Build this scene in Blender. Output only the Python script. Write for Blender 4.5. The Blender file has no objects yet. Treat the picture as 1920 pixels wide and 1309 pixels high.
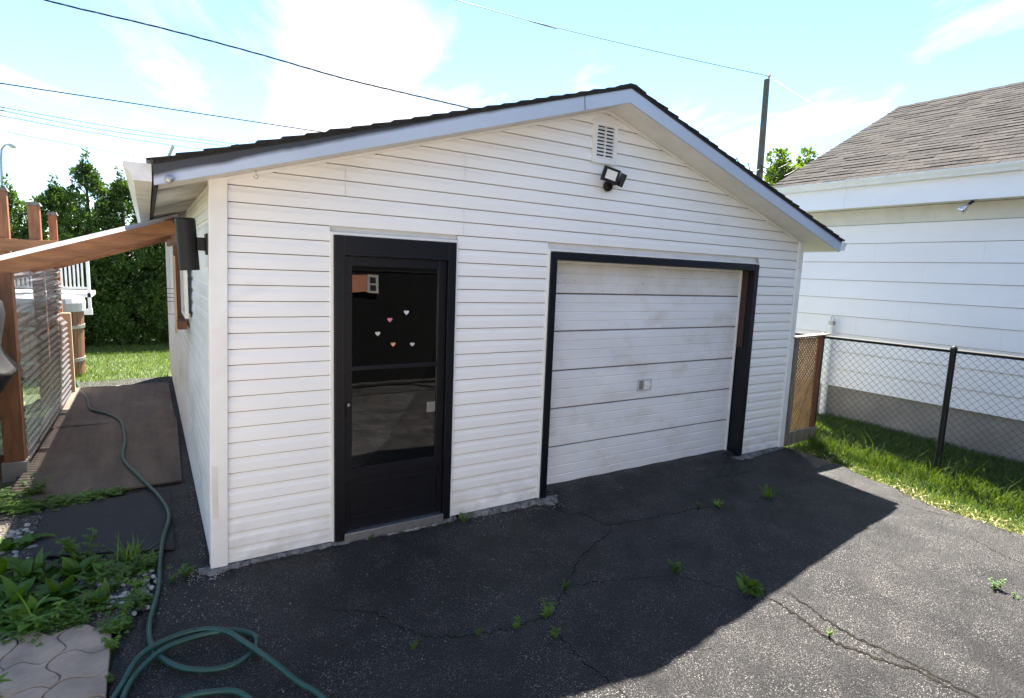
import bpy, math, random
import numpy as np
from mathutils import Vector, Matrix
rnd = random.Random(7)
rng = np.random.default_rng(11)
scene = bpy.context.scene
col = scene.collection
# ------------------------------------------------------------------ camera
F_PX, YAW, PITCH, ROLL = 1078.15, 0.5655, 0.1327, 0.0392
CAM = Vector((-0.3448, -3.9782, 1.9723))
_f0 = Vector((math.sin(YAW), math.cos(YAW), 0)); _up = Vector((0, 0, 1)); _r0 = Vector((math.cos(YAW), -math.sin(YAW), 0))
FWD = _f0 * math.cos(PITCH) - _up * math.sin(PITCH); _u2 = _up * math.cos(PITCH) + _f0 * math.sin(PITCH)
RIGHT = _r0 * math.cos(ROLL) + _u2 * math.sin(ROLL); UPV = _u2 * math.cos(ROLL) - _r0 * math.sin(ROLL)
cd = bpy.data.cameras.new('camera'); cd.sensor_width = 36; cd.lens = 36 * F_PX / 1920; cd.clip_start = 0.05; cd.clip_end = 3000
cam = bpy.data.objects.new('camera', cd); col.objects.link(cam)
cam.matrix_world = Matrix(((RIGHT.x, UPV.x, -FWD.x, CAM.x), (RIGHT.y, UPV.y, -FWD.y, CAM.y), (RIGHT.z, UPV.z, -FWD.z, CAM.z), (0, 0, 0, 1)))
scene.camera = cam
def ray(px, py): return RIGHT * ((px - 960) / F_PX) + UPV * (-(py - 654.5) / F_PX) + FWD
def at_depth(px, py, d): return CAM + ray(px, py) * d
def on_axis(px, py, ax, v):
    r = ray(px, py); return CAM + r * ((v - CAM[ax]) / r[ax])
# ------------------------------------------------------------------ world, sun, exposure
SUN = Vector((0.340, 0.488, 1.0)).normalized()
SUN_EL, SUN_AZ = math.asin(SUN.z), math.atan2(SUN.x, SUN.y)
CLOUD_AT = (7.15, 4.6, 1.4)
w = bpy.data.worlds.new('World'); scene.world = w; w.use_nodes = True
nt = w.node_tree; nt.nodes.clear()
def N(t, typ, **kw):
    n = t.nodes.new(typ)
    for k, v in kw.items():
        if k.startswith('i_'): n.inputs[k[2:]].default_value = v
        else: setattr(n, k, v)
    return n
sky = N(nt, 'ShaderNodeTexSky', sky_type='NISHITA', sun_disc=False, sun_elevation=SUN_EL, sun_rotation=SUN_AZ, air_density=1.0, dust_density=0.0, ozone_density=2.0)
tc = N(nt, 'ShaderNodeTexCoord'); sep = N(nt, 'ShaderNodeSeparateXYZ'); nt.links.new(tc.outputs['Generated'], sep.inputs[0])
mz = N(nt, 'ShaderNodeMath', operation='MAXIMUM'); mz.inputs[1].default_value = 0.06; nt.links.new(sep.outputs['Z'], mz.inputs[0])
dx = N(nt, 'ShaderNodeMath', operation='DIVIDE'); dy = N(nt, 'ShaderNodeMath', operation='DIVIDE')
nt.links.new(sep.outputs['X'], dx.inputs[0]); nt.links.new(mz.outputs[0], dx.inputs[1]); nt.links.new(sep.outputs['Y'], dy.inputs[0]); nt.links.new(mz.outputs[0], dy.inputs[1])
cmb = N(nt, 'ShaderNodeCombineXYZ'); nt.links.new(dx.outputs[0], cmb.inputs[0]); nt.links.new(dy.outputs[0], cmb.inputs[1])
mp0 = N(nt, 'ShaderNodeMapping'); mp0.inputs['Rotation'].default_value = (0, 0, math.radians(20)); nt.links.new(cmb.outputs[0], mp0.inputs[0])
mp = N(nt, 'ShaderNodeMapping'); mp.inputs['Location'].default_value = CLOUD_AT; mp.inputs['Scale'].default_value = (0.85, 0.28, 1); nt.links.new(mp0.outputs[0], mp.inputs[0])
n1 = N(nt, 'ShaderNodeTexNoise', i_Scale=1.15, i_Detail=9.0, i_Roughness=0.56, i_Distortion=0.5); nt.links.new(mp.outputs[0], n1.inputs['Vector'])
cr = N(nt, 'ShaderNodeValToRGB'); cr.color_ramp.elements[0].position = 0.49; cr.color_ramp.elements[1].position = 0.66; nt.links.new(n1.outputs['Fac'], cr.inputs[0])
mixc = N(nt, 'ShaderNodeMixRGB'); mixc.inputs[2].default_value = (4.6, 4.6, 4.8, 1); nt.links.new(cr.outputs[0], mixc.inputs[0]); tint = N(nt, 'ShaderNodeMixRGB', blend_type='MULTIPLY'); tint.inputs[0].default_value = 1.0; tint.inputs[2].default_value = (0.86, 0.95, 1.0, 1); nt.links.new(sky.outputs[0], tint.inputs[1]); nt.links.new(tint.outputs[0], mixc.inputs[1])
bg = N(nt, 'ShaderNodeBackground', i_Strength=0.05); wo = N(nt, 'ShaderNodeOutputWorld')
nt.links.new(mixc.outputs[0], bg.inputs[0]); nt.links.new(bg.outputs[0], wo.inputs[0])
sl = bpy.data.lights.new('sun', 'SUN'); sl.energy = 4.8; sl.angle = math.radians(0.53); sl.color = (1.0, 0.945, 0.86)
so = bpy.data.objects.new('sun', sl); col.objects.link(so); so.rotation_euler = (-SUN).to_track_quat('-Z', 'Y').to_euler()
vs = scene.view_settings; vs.view_transform = 'Standard'; vs.look = 'None'; vs.gamma = 1; vs.use_curve_mapping = False; vs.exposure = 2.75
scene.cycles.max_bounces = 8; scene.cycles.transparent_max_bounces = 16
# ------------------------------------------------------------------ materials
def ramp(t, src, stops):
    r = N(t, 'ShaderNodeValToRGB'); e = r.color_ramp.elements
    while len(e) < len(stops): e.new(0.5)
    for k, (p, c) in enumerate(stops):
        e[k].position = p; e[k].color = (c, c, c, 1) if not isinstance(c, tuple) else (*c, 1)
    t.links.new(src, r.inputs[0]); return r.outputs[0]
def mat(name, c1, c2=None, scale=6.0, rough=0.6, bump=0.0, bscale=None, metallic=0.0, spec=0.5, stretch=None, detail=6.0, lo=0.35, hi=0.65, rand=0.0):
    m = bpy.data.materials.new(name); m.use_nodes = True; t = m.node_tree; b = t.nodes['Principled BSDF']
    b.inputs['Roughness'].default_value = rough; b.inputs['Metallic'].default_value = metallic; b.inputs['Specular IOR Level'].default_value = spec
    c2 = c2 or tuple(x * 0.8 for x in c1)
    tcn = N(t, 'ShaderNodeTexCoord'); mpn = N(t, 'ShaderNodeMapping'); t.links.new(tcn.outputs['Object'], mpn.inputs[0])
    if stretch: mpn.inputs['Scale'].default_value = stretch
    no = N(t, 'ShaderNodeTexNoise', i_Scale=scale, i_Detail=detail, i_Roughness=0.6); t.links.new(mpn.outputs[0], no.inputs['Vector'])
    c = ramp(t, no.outputs['Fac'], [(lo, c2), (hi, c1)])
    if rand:
        oi = N(t, 'ShaderNodeObjectInfo'); mr = N(t, 'ShaderNodeMapRange'); mr.inputs[3].default_value = 1 - rand; mr.inputs[4].default_value = 1 + rand * 0.6
        t.links.new(oi.outputs['Random'], mr.inputs[0]); hv = N(t, 'ShaderNodeHueSaturation'); t.links.new(mr.outputs[0], hv.inputs['Value']); t.links.new(c, hv.inputs['Color']); c = hv.outputs[0]
    t.links.new(c, b.inputs['Base Color'])
    if bump:
        nb = N(t, 'ShaderNodeTexNoise', i_Scale=bscale or scale * 6, i_Detail=5.0); t.links.new(mpn.outputs[0], nb.inputs['Vector'])
        bp = N(t, 'ShaderNodeBump', i_Strength=bump, i_Distance=0.01); t.links.new(nb.outputs['Fac'], bp.inputs['Height']); t.links.new(bp.outputs[0], b.inputs['Normal'])
    m['c'] = 1
    return m
def overlay(m, color, src_fn, fac=1.0):
    """mix another colour over a material's base colour by a mask built by src_fn(tree)->socket"""
    t = m.node_tree; b = t.nodes['Principled BSDF']; lk = b.inputs['Base Color'].links[0]; s = lk.from_socket
    mx = N(t, 'ShaderNodeMixRGB'); mx.inputs[2].default_value = (*color, 1); t.links.new(s, mx.inputs[1]); t.links.new(src_fn(t), mx.inputs[0]); t.links.new(mx.outputs[0], b.inputs['Base Color'])
def noise_mask(scale, lo, hi, amt=1.0, stretch=(1, 1, 1), detail=6.0, loc=(0, 0, 0)):
    def fn(t):
        tcn = N(t, 'ShaderNodeTexCoord'); mpn = N(t, 'ShaderNodeMapping'); mpn.inputs['Scale'].default_value = stretch; mpn.inputs['Location'].default_value = loc; t.links.new(tcn.outputs['Object'], mpn.inputs[0])
        no = N(t, 'ShaderNodeTexNoise', i_Scale=scale, i_Detail=detail, i_Roughness=0.62); t.links.new(mpn.outputs[0], no.inputs['Vector'])
        return ramp(t, no.outputs['Fac'], [(lo, 0.0), (hi, amt)])
    return fn
def vor_mask(scale, thr, amt):
    def fn(t):
        tcn = N(t, 'ShaderNodeTexCoord'); v = N(t, 'ShaderNodeTexVoronoi', i_Scale=scale); t.links.new(tcn.outputs['Object'], v.inputs['Vector'])
        sp = N(t, 'ShaderNodeSeparateColor'); t.links.new(v.outputs['Color'], sp.inputs[0])
        return ramp(t, sp.outputs[0], [(thr, 0.0), (min(thr + 0.08, 1), amt)])
    return fn
def leaf_mat(name, c1, c2, trans=0.35, rough=0.5, scale=1.3, rand=0.0, tip=None):
    m = mat(name, c1, c2, scale=scale, rough=rough, spec=0.35, rand=rand); t = m.node_tree; b = t.nodes['Principled BSDF']; out = t.nodes['Material Output']
    tr = N(t, 'ShaderNodeBsdfTranslucent'); src = b.inputs['Base Color'].links[0].from_socket
    hs = N(t, 'ShaderNodeHueSaturation', i_Value=1.6, i_Saturation=1.15, i_Hue=0.485); t.links.new(src, hs.inputs['Color']); t.links.new(hs.outputs[0], tr.inputs[0])
    ms = N(t, 'ShaderNodeMixShader', i_Fac=trans); t.links.new(b.outputs[0], ms.inputs[1]); t.links.new(tr.outputs[0], ms.inputs[2]); t.links.new(ms.outputs[0], out.inputs[0])
    return m
M = {}
M['vinyl'] = mat('white_vinyl', (0.865, 0.857, 0.842), (0.815, 0.806, 0.79), scale=2.5, rough=0.42, bump=0.06, bscale=90, stretch=(0.25, 0.25, 1))
overlay(M['vinyl'], (0.50, 0.47, 0.42), noise_mask(3.0, 0.60, 0.82, 0.35, (0.6, 0.6, 1.6)))
M['seam'] = mat('dirty_seam', (0.20, 0.155, 0.11), (0.10, 0.08, 0.06), scale=8, rough=0.8)
def splash(t):
    a = noise_mask(7, 0.42, 0.62, 1.0, (0.7, 1, 1.3))(t); tcn = N(t, 'ShaderNodeTexCoord'); sx = N(t, 'ShaderNodeSeparateXYZ'); t.links.new(tcn.outputs['Object'], sx.inputs[0]); mr = N(t, 'ShaderNodeMapRange'); mr.inputs[1].default_value = 0.34; mr.inputs[2].default_value = 0.0; mr.inputs[3].default_value = 0.0; mr.inputs[4].default_value = 0.42; t.links.new(sx.outputs['Z'], mr.inputs[0]); mm = N(t, 'ShaderNodeMath', operation='MULTIPLY'); t.links.new(a, mm.inputs[0]); t.links.new(mr.outputs[0], mm.inputs[1]); return mm.outputs[0]
overlay(M['vinyl'], (0.36, 0.32, 0.26), splash)
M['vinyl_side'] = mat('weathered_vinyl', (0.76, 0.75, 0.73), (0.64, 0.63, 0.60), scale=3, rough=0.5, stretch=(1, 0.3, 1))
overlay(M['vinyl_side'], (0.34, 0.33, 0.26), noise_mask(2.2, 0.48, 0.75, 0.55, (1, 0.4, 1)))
M['trim'] = mat('white_trim', (0.80, 0.80, 0.79), (0.73, 0.72, 0.70), scale=5, rough=0.4)
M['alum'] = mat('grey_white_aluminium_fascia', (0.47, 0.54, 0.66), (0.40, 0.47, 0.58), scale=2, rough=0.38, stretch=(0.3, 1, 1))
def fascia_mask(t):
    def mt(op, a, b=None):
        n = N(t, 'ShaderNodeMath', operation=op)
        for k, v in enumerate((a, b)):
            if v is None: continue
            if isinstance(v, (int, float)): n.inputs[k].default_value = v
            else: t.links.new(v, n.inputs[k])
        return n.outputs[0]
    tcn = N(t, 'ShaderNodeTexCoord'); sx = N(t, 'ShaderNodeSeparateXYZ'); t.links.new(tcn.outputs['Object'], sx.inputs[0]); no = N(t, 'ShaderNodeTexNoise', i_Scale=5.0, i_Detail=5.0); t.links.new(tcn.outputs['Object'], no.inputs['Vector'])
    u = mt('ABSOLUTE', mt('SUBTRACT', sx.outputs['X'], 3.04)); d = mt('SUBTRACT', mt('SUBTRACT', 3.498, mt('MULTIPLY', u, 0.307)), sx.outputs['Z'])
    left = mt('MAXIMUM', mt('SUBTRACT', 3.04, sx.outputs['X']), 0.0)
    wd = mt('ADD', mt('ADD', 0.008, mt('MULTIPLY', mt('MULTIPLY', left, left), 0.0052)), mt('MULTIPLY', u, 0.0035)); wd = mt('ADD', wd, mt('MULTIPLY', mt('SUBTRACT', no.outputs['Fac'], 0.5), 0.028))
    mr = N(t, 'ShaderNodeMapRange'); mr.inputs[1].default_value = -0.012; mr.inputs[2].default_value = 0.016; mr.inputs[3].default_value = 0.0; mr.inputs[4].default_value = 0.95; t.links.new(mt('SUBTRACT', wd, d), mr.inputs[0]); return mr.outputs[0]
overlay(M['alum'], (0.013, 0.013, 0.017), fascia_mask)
M['soffit'] = mat('cream_soffit', (0.72, 0.70, 0.66), (0.62, 0.60, 0.56), scale=3, rough=0.5)
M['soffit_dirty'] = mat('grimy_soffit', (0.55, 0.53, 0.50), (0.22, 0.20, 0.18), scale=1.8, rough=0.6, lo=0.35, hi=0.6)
M['gutter'] = mat('white_gutter', (0.74, 0.74, 0.73), (0.52, 0.50, 0.47), scale=5, rough=0.4, lo=0.3, hi=0.55)
M['shingle_dark'] = mat('black_shingle', (0.030, 0.028, 0.027), (0.014, 0.013, 0.013), scale=60, rough=0.9, bump=0.6, bscale=200)
M['black'] = mat('navy_black_paint', (0.0055, 0.0062, 0.0100), (0.004, 0.0044, 0.007), scale=12, spec=0.3, rough=0.4, bump=0.05, bscale=60)
overlay(M['black'], (0.10, 0.10, 0.10), noise_mask(22, 0.72, 0.84, 0.3, (1, 1, 0.5)))
M['black_metal'] = mat('black_metal', (0.007, 0.007, 0.008), (0.010, 0.010, 0.011), scale=20, rough=0.5, spec=0.3)
M['gdoor'] = mat('white_painted_steel', (0.80, 0.80, 0.82), (0.72, 0.72, 0.73), scale=2.2, rough=0.45, stretch=(0.5, 1, 1.5))
overlay(M['gdoor'], (0.44, 0.36, 0.25), noise_mask(3.2, 0.50, 0.75, 0.45, (0.8, 1, 1.6)))
overlay(M['gdoor'], (0.30, 0.24, 0.18), noise_mask(40, 0.70, 0.78, 0.6, (0.8, 1, 1)))
M['gdoor_top'] = mat('peeling_white_paint', (0.76, 0.75, 0.74), (0.66, 0.64, 0.61), scale=5, rough=0.6)
overlay(M['gdoor_top'], (0.20, 0.16, 0.12), noise_mask(30, 0.66, 0.72, 0.8, (0.6, 1, 1.2)))
M['rust_wood'] = mat('reddish_brown_wood', (0.20, 0.075, 0.032), (0.11, 0.042, 0.02), scale=5, rough=0.65, stretch=(3, 3, 0.5), bump=0.2, rand=0.2)
M['jamb'] = mat('dark_red_brown_board', (0.050, 0.020, 0.012), (0.028, 0.012, 0.008), scale=5, rough=0.6, stretch=(3, 3, 0.5))
M['cedar'] = mat('stained_orange_brown_wood', (0.34, 0.15, 0.06), (0.20, 0.08, 0.032), scale=6, rough=0.6, stretch=(0.6, 4, 4), bump=0.15, rand=0.15)
M['post_wood'] = mat('stained_brown_post', (0.30, 0.12, 0.05), (0.17, 0.065, 0.028), scale=6, rough=0.65, stretch=(4, 4, 0.6), bump=0.2, rand=0.15)
M['grey_wood'] = mat('weathered_grey_wood', (0.26, 0.22, 0.18), (0.13, 0.105, 0.08), scale=7, rough=0.8, stretch=(5, 5, 0.6), bump=0.3)
M['lattice'] = mat('tan_lattice_wood', (0.40, 0.24, 0.10), (0.26, 0.15, 0.06), scale=9, rough=0.7, rand=0.2)
M['ply'] = mat('worn_plywood', (0.120, 0.082, 0.056), (0.055, 0.036, 0.025), scale=1.6, rough=0.75, stretch=(3.5, 0.5, 1), bump=0.15, bscale=40)
overlay(M['ply'], (0.16, 0.13, 0.10), noise_mask(1.3, 0.5, 0.7, 0.5))
M['asphalt'] = mat('asphalt', (0.0088, 0.0082, 0.0084), (0.0042, 0.0039, 0.0042), scale=1.7, rough=0.5, bump=1.0, bscale=120, spec=0.3, detail=9)
def grains(t):
    a = noise_mask(190, 0.55, 0.64, 1.0, detail=3)(t); b = noise_mask(2.6, 0.36, 0.66, 1.0, detail=7, loc=(1, 5, 0))(t); mm = N(t, 'ShaderNodeMath', operation='MULTIPLY_ADD'); t.links.new(a, mm.inputs[0]); t.links.new(b, mm.inputs[1]); mm.inputs[2].default_value = 0.0; return mm.outputs[0]
def flecks(t):
    a = vor_mask(210, 0.90, 0.9)(t); b = noise_mask(5.0, 0.38, 0.62, 1.0, detail=5, loc=(7, 1, 0))(t); mm = N(t, 'ShaderNodeMath', operation='MULTIPLY'); t.links.new(a, mm.inputs[0]); t.links.new(b, mm.inputs[1]); return mm.outputs[0]
overlay(M['asphalt'], (0.18, 0.16, 0.145), grains)
overlay(M['asphalt'], (0.32, 0.29, 0.265), flecks)
overlay(M['asphalt'], (0.004, 0.004, 0.0045), noise_mask(75, 0.57, 0.63, 0.95, detail=4, loc=(3, 3, 0)))  # shade of small pits put into the colour as dark specks
for n_ in M['asphalt'].node_tree.nodes:
    if n_.type == 'BUMP': n_.inputs['Distance'].default_value = 0.016
M['crack'] = mat('crack_dirt', (0.012, 0.011, 0.010), (0.03, 0.027, 0.022), scale=30, rough=0.95, spec=0.0)
M['crack_edge'] = mat('crack_lip', (0.05, 0.047, 0.044), (0.02, 0.02, 0.019), scale=60, rough=0.9, spec=0.05)
M['rubber'] = mat('black_rubber_mat', (0.016, 0.015, 0.017), (0.024, 0.023, 0.024), scale=14, rough=0.8, bump=0.6, bscale=70)
M['concrete'] = mat('rough_concrete', (0.24, 0.235, 0.225), (0.085, 0.082, 0.08), scale=16, rough=0.9, bump=0.9, bscale=70)
overlay(M['concrete'], (0.05, 0.05, 0.05), noise_mask(26, 0.50, 0.62, 0.8))
M['found'] = mat('foundation_concrete', (0.30, 0.27, 0.24), (0.22, 0.20, 0.18), scale=2.5, rough=0.9, bump=0.3, bscale=40)
M['house_white'] = mat('white_hardboard', (0.87, 0.85, 0.87), (0.82, 0.80, 0.82), scale=2.0, rough=0.5, bump=0.08, bscale=60, stretch=(1, 0.5, 1))
M['house_beige'] = mat('cream_frieze', (0.70, 0.68, 0.62), (0.62, 0.60, 0.55), scale=4, rough=0.6)
M['roof_grey'] = mat('taupe_shingle', (0.058, 0.052, 0.048), (0.036, 0.032, 0.030), scale=22, rough=0.95, bump=0.5, bscale=160, rand=0.3, spec=0.08)
M['roof_under'] = mat('shingle_underlay', (0.03, 0.028, 0.026), (0.02, 0.018, 0.017), scale=20, rough=0.95)
M['soil'] = mat('soil', (0.07, 0.055, 0.04), (0.035, 0.028, 0.02), scale=9, rough=0.95, bump=0.5)
M['lawn'] = mat('turf_soil', (0.075, 0.10, 0.03), (0.04, 0.06, 0.02), scale=5, rough=0.95, bump=0.4)
M['grass'] = leaf_mat('grass_blade', (0.105, 0.150, 0.030), (0.040, 0.085, 0.016), trans=0.35, scale=6)
M['dry'] = leaf_mat('dry_grass', (0.42, 0.36, 0.17), (0.26, 0.21, 0.09), trans=0.25, scale=9)
M['leaf'] = leaf_mat('weed_leaf', (0.11, 0.205, 0.026), (0.06, 0.13, 0.017), trans=0.3, scale=5, rand=0.3)
M['leaf_dark'] = leaf_mat('broad_leaf', (0.085, 0.17, 0.024), (0.045, 0.105, 0.016), trans=0.28, scale=5, rand=0.25)
M['cedar_leaf'] = leaf_mat('cedar_foliage', (0.060, 0.115, 0.020), (0.024, 0.052, 0.011), trans=0.3, scale=1.8)
M['tree_leaf'] = leaf_mat('tree_foliage', (0.10, 0.16, 0.025), (0.05, 0.095, 0.016), trans=0.4, scale=1.2)
M['bark'] = mat('bark', (0.10, 0.075, 0.055), (0.05, 0.036, 0.026), scale=9, rough=0.95, stretch=(3, 3, 0.6), bump=0.6)
M['pole_wood'] = mat('utility_pole_wood', (0.13, 0.115, 0.10), (0.07, 0.062, 0.055), scale=7, rough=0.9, stretch=(4, 4, 0.4), bump=0.4)
M['galv'] = mat('galvanised_steel', (0.42, 0.43, 0.44), (0.32, 0.33, 0.34), scale=20, rough=0.35, metallic=0.8)
M['hose'] = mat('green_hose', (0.012, 0.062, 0.046), (0.008, 0.044, 0.033), scale=12, rough=0.4, bump=0.1, bscale=200)
M['paver'] = mat('pinkish_flagstone', (0.44, 0.325, 0.235), (0.26, 0.195, 0.145), scale=5, rough=0.85, bump=0.3, bscale=50, rand=0.18)
M['bounce_cream'] = mat('bounce_cream_wall', (0.68, 0.60, 0.51), (0.62, 0.54, 0.45), scale=9, rough=0.9)  # pale so the added house wing bounces warm light onto the facade
M['grout'] = mat('paver_joint', (0.26, 0.22, 0.19), (0.16, 0.14, 0.125), scale=20, rough=0.95)
M['stone'] = mat('river_pebble', (0.40, 0.37, 0.34), (0.22, 0.20, 0.19), scale=14, rough=0.7, rand=0.55)
M['stone_brown'] = mat('brown_pebble', (0.26, 0.15, 0.10), (0.18, 0.10, 0.07), scale=14, rough=0.7)
M['gravel'] = mat('gravel', (0.24, 0.225, 0.21), (0.09, 0.085, 0.08), scale=30, rough=0.85)
M['fabric'] = mat('charcoal_vinyl_cover', (0.014, 0.0145, 0.016), (0.010, 0.010, 0.011), scale=6, spec=0.35, rough=0.5, bump=0.15, bscale=12)
M['white_vin'] = mat('white_railing', (0.80, 0.80, 0.80), (0.76, 0.76, 0.76), scale=4, rough=0.4)
M['barrel'] = mat('barrel_stave', (0.21, 0.092, 0.045), (0.13, 0.055, 0.028), scale=8, rough=0.6, stretch=(4, 4, 0.5), rand=0.25)
M['band'] = mat('steel_band', (0.30, 0.29, 0.27), (0.22, 0.21, 0.2), scale=10, rough=0.45, metallic=0.5)
M['lid'] = mat('grey_vinyl_lid', (0.50, 0.52, 0.55), (0.42, 0.44, 0.47), scale=5, rough=0.5)
M['board_light'] = mat('pale_board', (0.60, 0.47, 0.32), (0.5, 0.38, 0.25), scale=4, rough=0.6)
M['brick'] = mat('red_brick', (0.30, 0.11, 0.06), (0.2, 0.075, 0.045), scale=9, rough=0.9, rand=0.2)
M['charcoal'] = mat('charcoal_wall', (0.0045, 0.004, 0.004), (0.003, 0.003, 0.003), scale=3, rough=0.9, spec=0.1)
M['lens'] = mat('frosted_led_lens', (0.75, 0.75, 0.72), (0.68, 0.68, 0.64), scale=12, rough=0.25)
M['wire'] = mat('black_cable', (0.012, 0.012, 0.013), (0.01, 0.01, 0.011), scale=10, rough=0.6)
M['chrome'] = mat('bulb_chrome', (0.75, 0.75, 0.75), (0.6, 0.6, 0.6), scale=10, rough=0.15, metallic=0.8)
for k, c in dict(pink=(0.75, 0.22, 0.36), silver=(0.62, 0.64, 0.66), orange=(0.75, 0.36, 0.18), cream=(0.62, 0.60, 0.55), lilac=(0.60, 0.48, 0.50)).items():
    M['h_' + k] = mat('sticker_' + k, c, tuple(x * 0.7 for x in c), scale=70, rough=0.3)
def glass_mat(name, tint, ior, rough=0.01, extra=None):
    m = bpy.data.materials.new(name); m.use_nodes = True; t = m.node_tree; t.nodes.clear(); out = N(t, 'ShaderNodeOutputMaterial')
    tr = N(t, 'ShaderNodeBsdfTransparent'); tr.inputs[0].default_value = (*tint, 1); gl = N(t, 'ShaderNodeBsdfGlossy'); gl.inputs['Roughness'].default_value = rough
    fr = N(t, 'ShaderNodeFresnel', i_IOR=ior); tcn = N(t, 'ShaderNodeTexCoord'); no = N(t, 'ShaderNodeTexNoise', i_Scale=3.0); t.links.new(tcn.outputs['Object'], no.inputs['Vector'])
    bp = N(t, 'ShaderNodeBump', i_Strength=0.02, i_Distance=0.02); t.links.new(no.outputs['Fac'], bp.inputs['Height']); t.links.new(bp.outputs[0], gl.inputs['Normal'])
    ms = N(t, 'ShaderNodeMixShader'); t.links.new(fr.outputs[0], ms.inputs[0]); t.links.new(tr.outputs[0], ms.inputs[1]); t.links.new(gl.outputs[0], ms.inputs[2])
    last = ms
    if extra:
        d = N(t, 'ShaderNodeBsdfTranslucent'); d.inputs[0].default_value = (*extra[0], 1); d2 = N(t, 'ShaderNodeBsdfDiffuse'); d2.inputs[0].default_value = (*extra[0], 1)
        a = N(t, 'ShaderNodeMixShader', i_Fac=0.5); t.links.new(d.outputs[0], a.inputs[1]); t.links.new(d2.outputs[0], a.inputs[2])
        last = N(t, 'ShaderNodeMixShader', i_Fac=extra[1]); t.links.new(ms.outputs[0], last.inputs[1]); t.links.new(a.outputs[0], last.inputs[2])
    t.links.new(last.outputs[0], out.inputs[0]); return m
M['glass'] = glass_mat('door_glass', (0.45, 0.47, 0.48), 2.3)
M['winglass'] = glass_mat('window_glass', (0.5, 0.52, 0.52), 1.7)
M['poly'] = glass_mat('clear_corrugated_plastic', (0.86, 0.88, 0.92), 1.6, 0.12, ((0.62, 0.62, 0.66), 0.24))
M['poly_roof'] = glass_mat('cloudy_corrugated_plastic', (0.80, 0.82, 0.86), 1.6, 0.12, ((0.50, 0.50, 0.53), 0.70))
# ------------------------------------------------------------------ mesh helpers
class MB:
    def __init__(s): s.v = []; s.f = []; s.mi = []; s.cur = 0
    def add(s, vs, fs):
        o = len(s.v); s.v += [tuple(p) for p in vs]; s.f += [tuple(i + o for i in f) for f in fs]; s.mi += [s.cur] * len(fs); return s
    def box(s, a, b):
        x0, y0, z0 = a; x1, y1, z1 = b
        return s.hexa([(x0, y0, z0), (x1, y0, z0), (x1, y1, z0), (x0, y1, z0), (x0, y0, z1), (x1, y0, z1), (x1, y1, z1), (x0, y1, z1)])
    def hexa(s, p): return s.add(p, [(3, 2, 1, 0), (4, 5, 6, 7), (0, 1, 5, 4), (1, 2, 6, 5), (2, 3, 7, 6), (3, 0, 4, 7)])
    def beam(s, p, q, w, h, up=(0, 0, 1)):
        p = Vector(p); q = Vector(q); d = (q - p).normalized(); sd = d.cross(Vector(up)).normalized() * (w / 2); u = sd.cross(d).normalized() * (h / 2)
        return s.hexa([p - sd - u, p + sd - u, q + sd - u, q - sd - u, p - sd + u, p + sd + u, q + sd + u, q - sd + u])
    def tube(s, pts, r, n=8, caps=True, rs=None):
        pts = [Vector(p) for p in pts]; k = len(pts); o = len(s.v); ref = None; fs = []
        for i, p in enumerate(pts):
            d = (pts[min(i + 1, k - 1)] - pts[max(i - 1, 0)]).normalized()
            if ref is None: ref = d.orthogonal().normalized()
            ref = (ref - d * ref.dot(d)).normalized(); b = d.cross(ref); rr = rs[i] if rs else r
            s.v += [tuple(p + (ref * math.cos(2 * math.pi * j / n) + b * math.sin(2 * math.pi * j / n)) * rr) for j in range(n)]
        for i in range(k - 1):
            for j in range(n): fs.append((o + i * n + j, o + i * n + (j + 1) % n, o + (i + 1) * n + (j + 1) % n, o + (i + 1) * n + j))
        if caps: fs += [tuple(o + j for j in reversed(range(n))), tuple(o + (k - 1) * n + j for j in range(n))]
        s.f += fs; s.mi += [s.cur] * len(fs); return s
    def lathe(s, c, prof, n=20):
        o = len(s.v); fs = []
        for (r, z) in prof: s.v += [(c[0] + r * math.cos(2 * math.pi * j / n), c[1] + r * math.sin(2 * math.pi * j / n), c[2] + z) for j in range(n)]
        for i in range(len(prof) - 1):
            for j in range(n): fs.append((o + i * n + j, o + i * n + (j + 1) % n, o + (i + 1) * n + (j + 1) % n, o + (i + 1) * n + j))
        fs += [tuple(o + j for j in reversed(range(n))), tuple(o + (len(prof) - 1) * n + j for j in range(n))]
        s.f += fs; s.mi += [s.cur] * len(fs); return s
    def prism(s, prof, a, b):
        """prof: closed list of 3D points at end a; b: offset vector"""
        n = len(prof); b = Vector(b); P = [Vector(p) for p in prof]; Q = [p + b for p in P]
        return s.add(P + Q, [tuple(reversed(range(n))), tuple(range(n, 2 * n))] + [(i, (i + 1) % n, n + (i + 1) % n, n + i) for i in range(n)])
    def build(s, name, m, parent=None, smooth=False, bevel=0.0):
        me = bpy.data.meshes.new(name); me.from_pydata(s.v, [], s.f)
        ms = m if isinstance(m, (list, tuple)) else [m]
        for q in ms: me.materials.append(M[q])
        if len(ms) > 1: me.polygons.foreach_set('material_index', s.mi)
        if smooth: me.polygons.foreach_set('use_smooth', [True] * len(me.polygons))
        me.update(); return link(name, me, parent, bevel)
def link(name, me, parent=None, bevel=0.0):
    o = bpy.data.objects.new(name, me); col.objects.link(o)
    if parent is not None:
        o.parent = parent
        q = parent; off = Vector((0, 0, 0))
        while q is not None: off += q.location; q = q.parent
        o.location = -off
    if bevel:
        md = o.modifiers.new('edge_bevel', 'BEVEL'); md.width = bevel; md.segments = 2; md.limit_method = 'ANGLE'; md.angle_limit = math.radians(40)
    return o
def tag(o, label, cat, group=None):
    o['label'] = label; o['category'] = cat
    if group: o['group'] = group
    return o
def thing(name, label, cat, loc, group=None):
    o = bpy.data.objects.new(name, None); o.location = loc; o.empty_display_size = 0.2; col.objects.link(o); return tag(o, label, cat, group)
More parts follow.
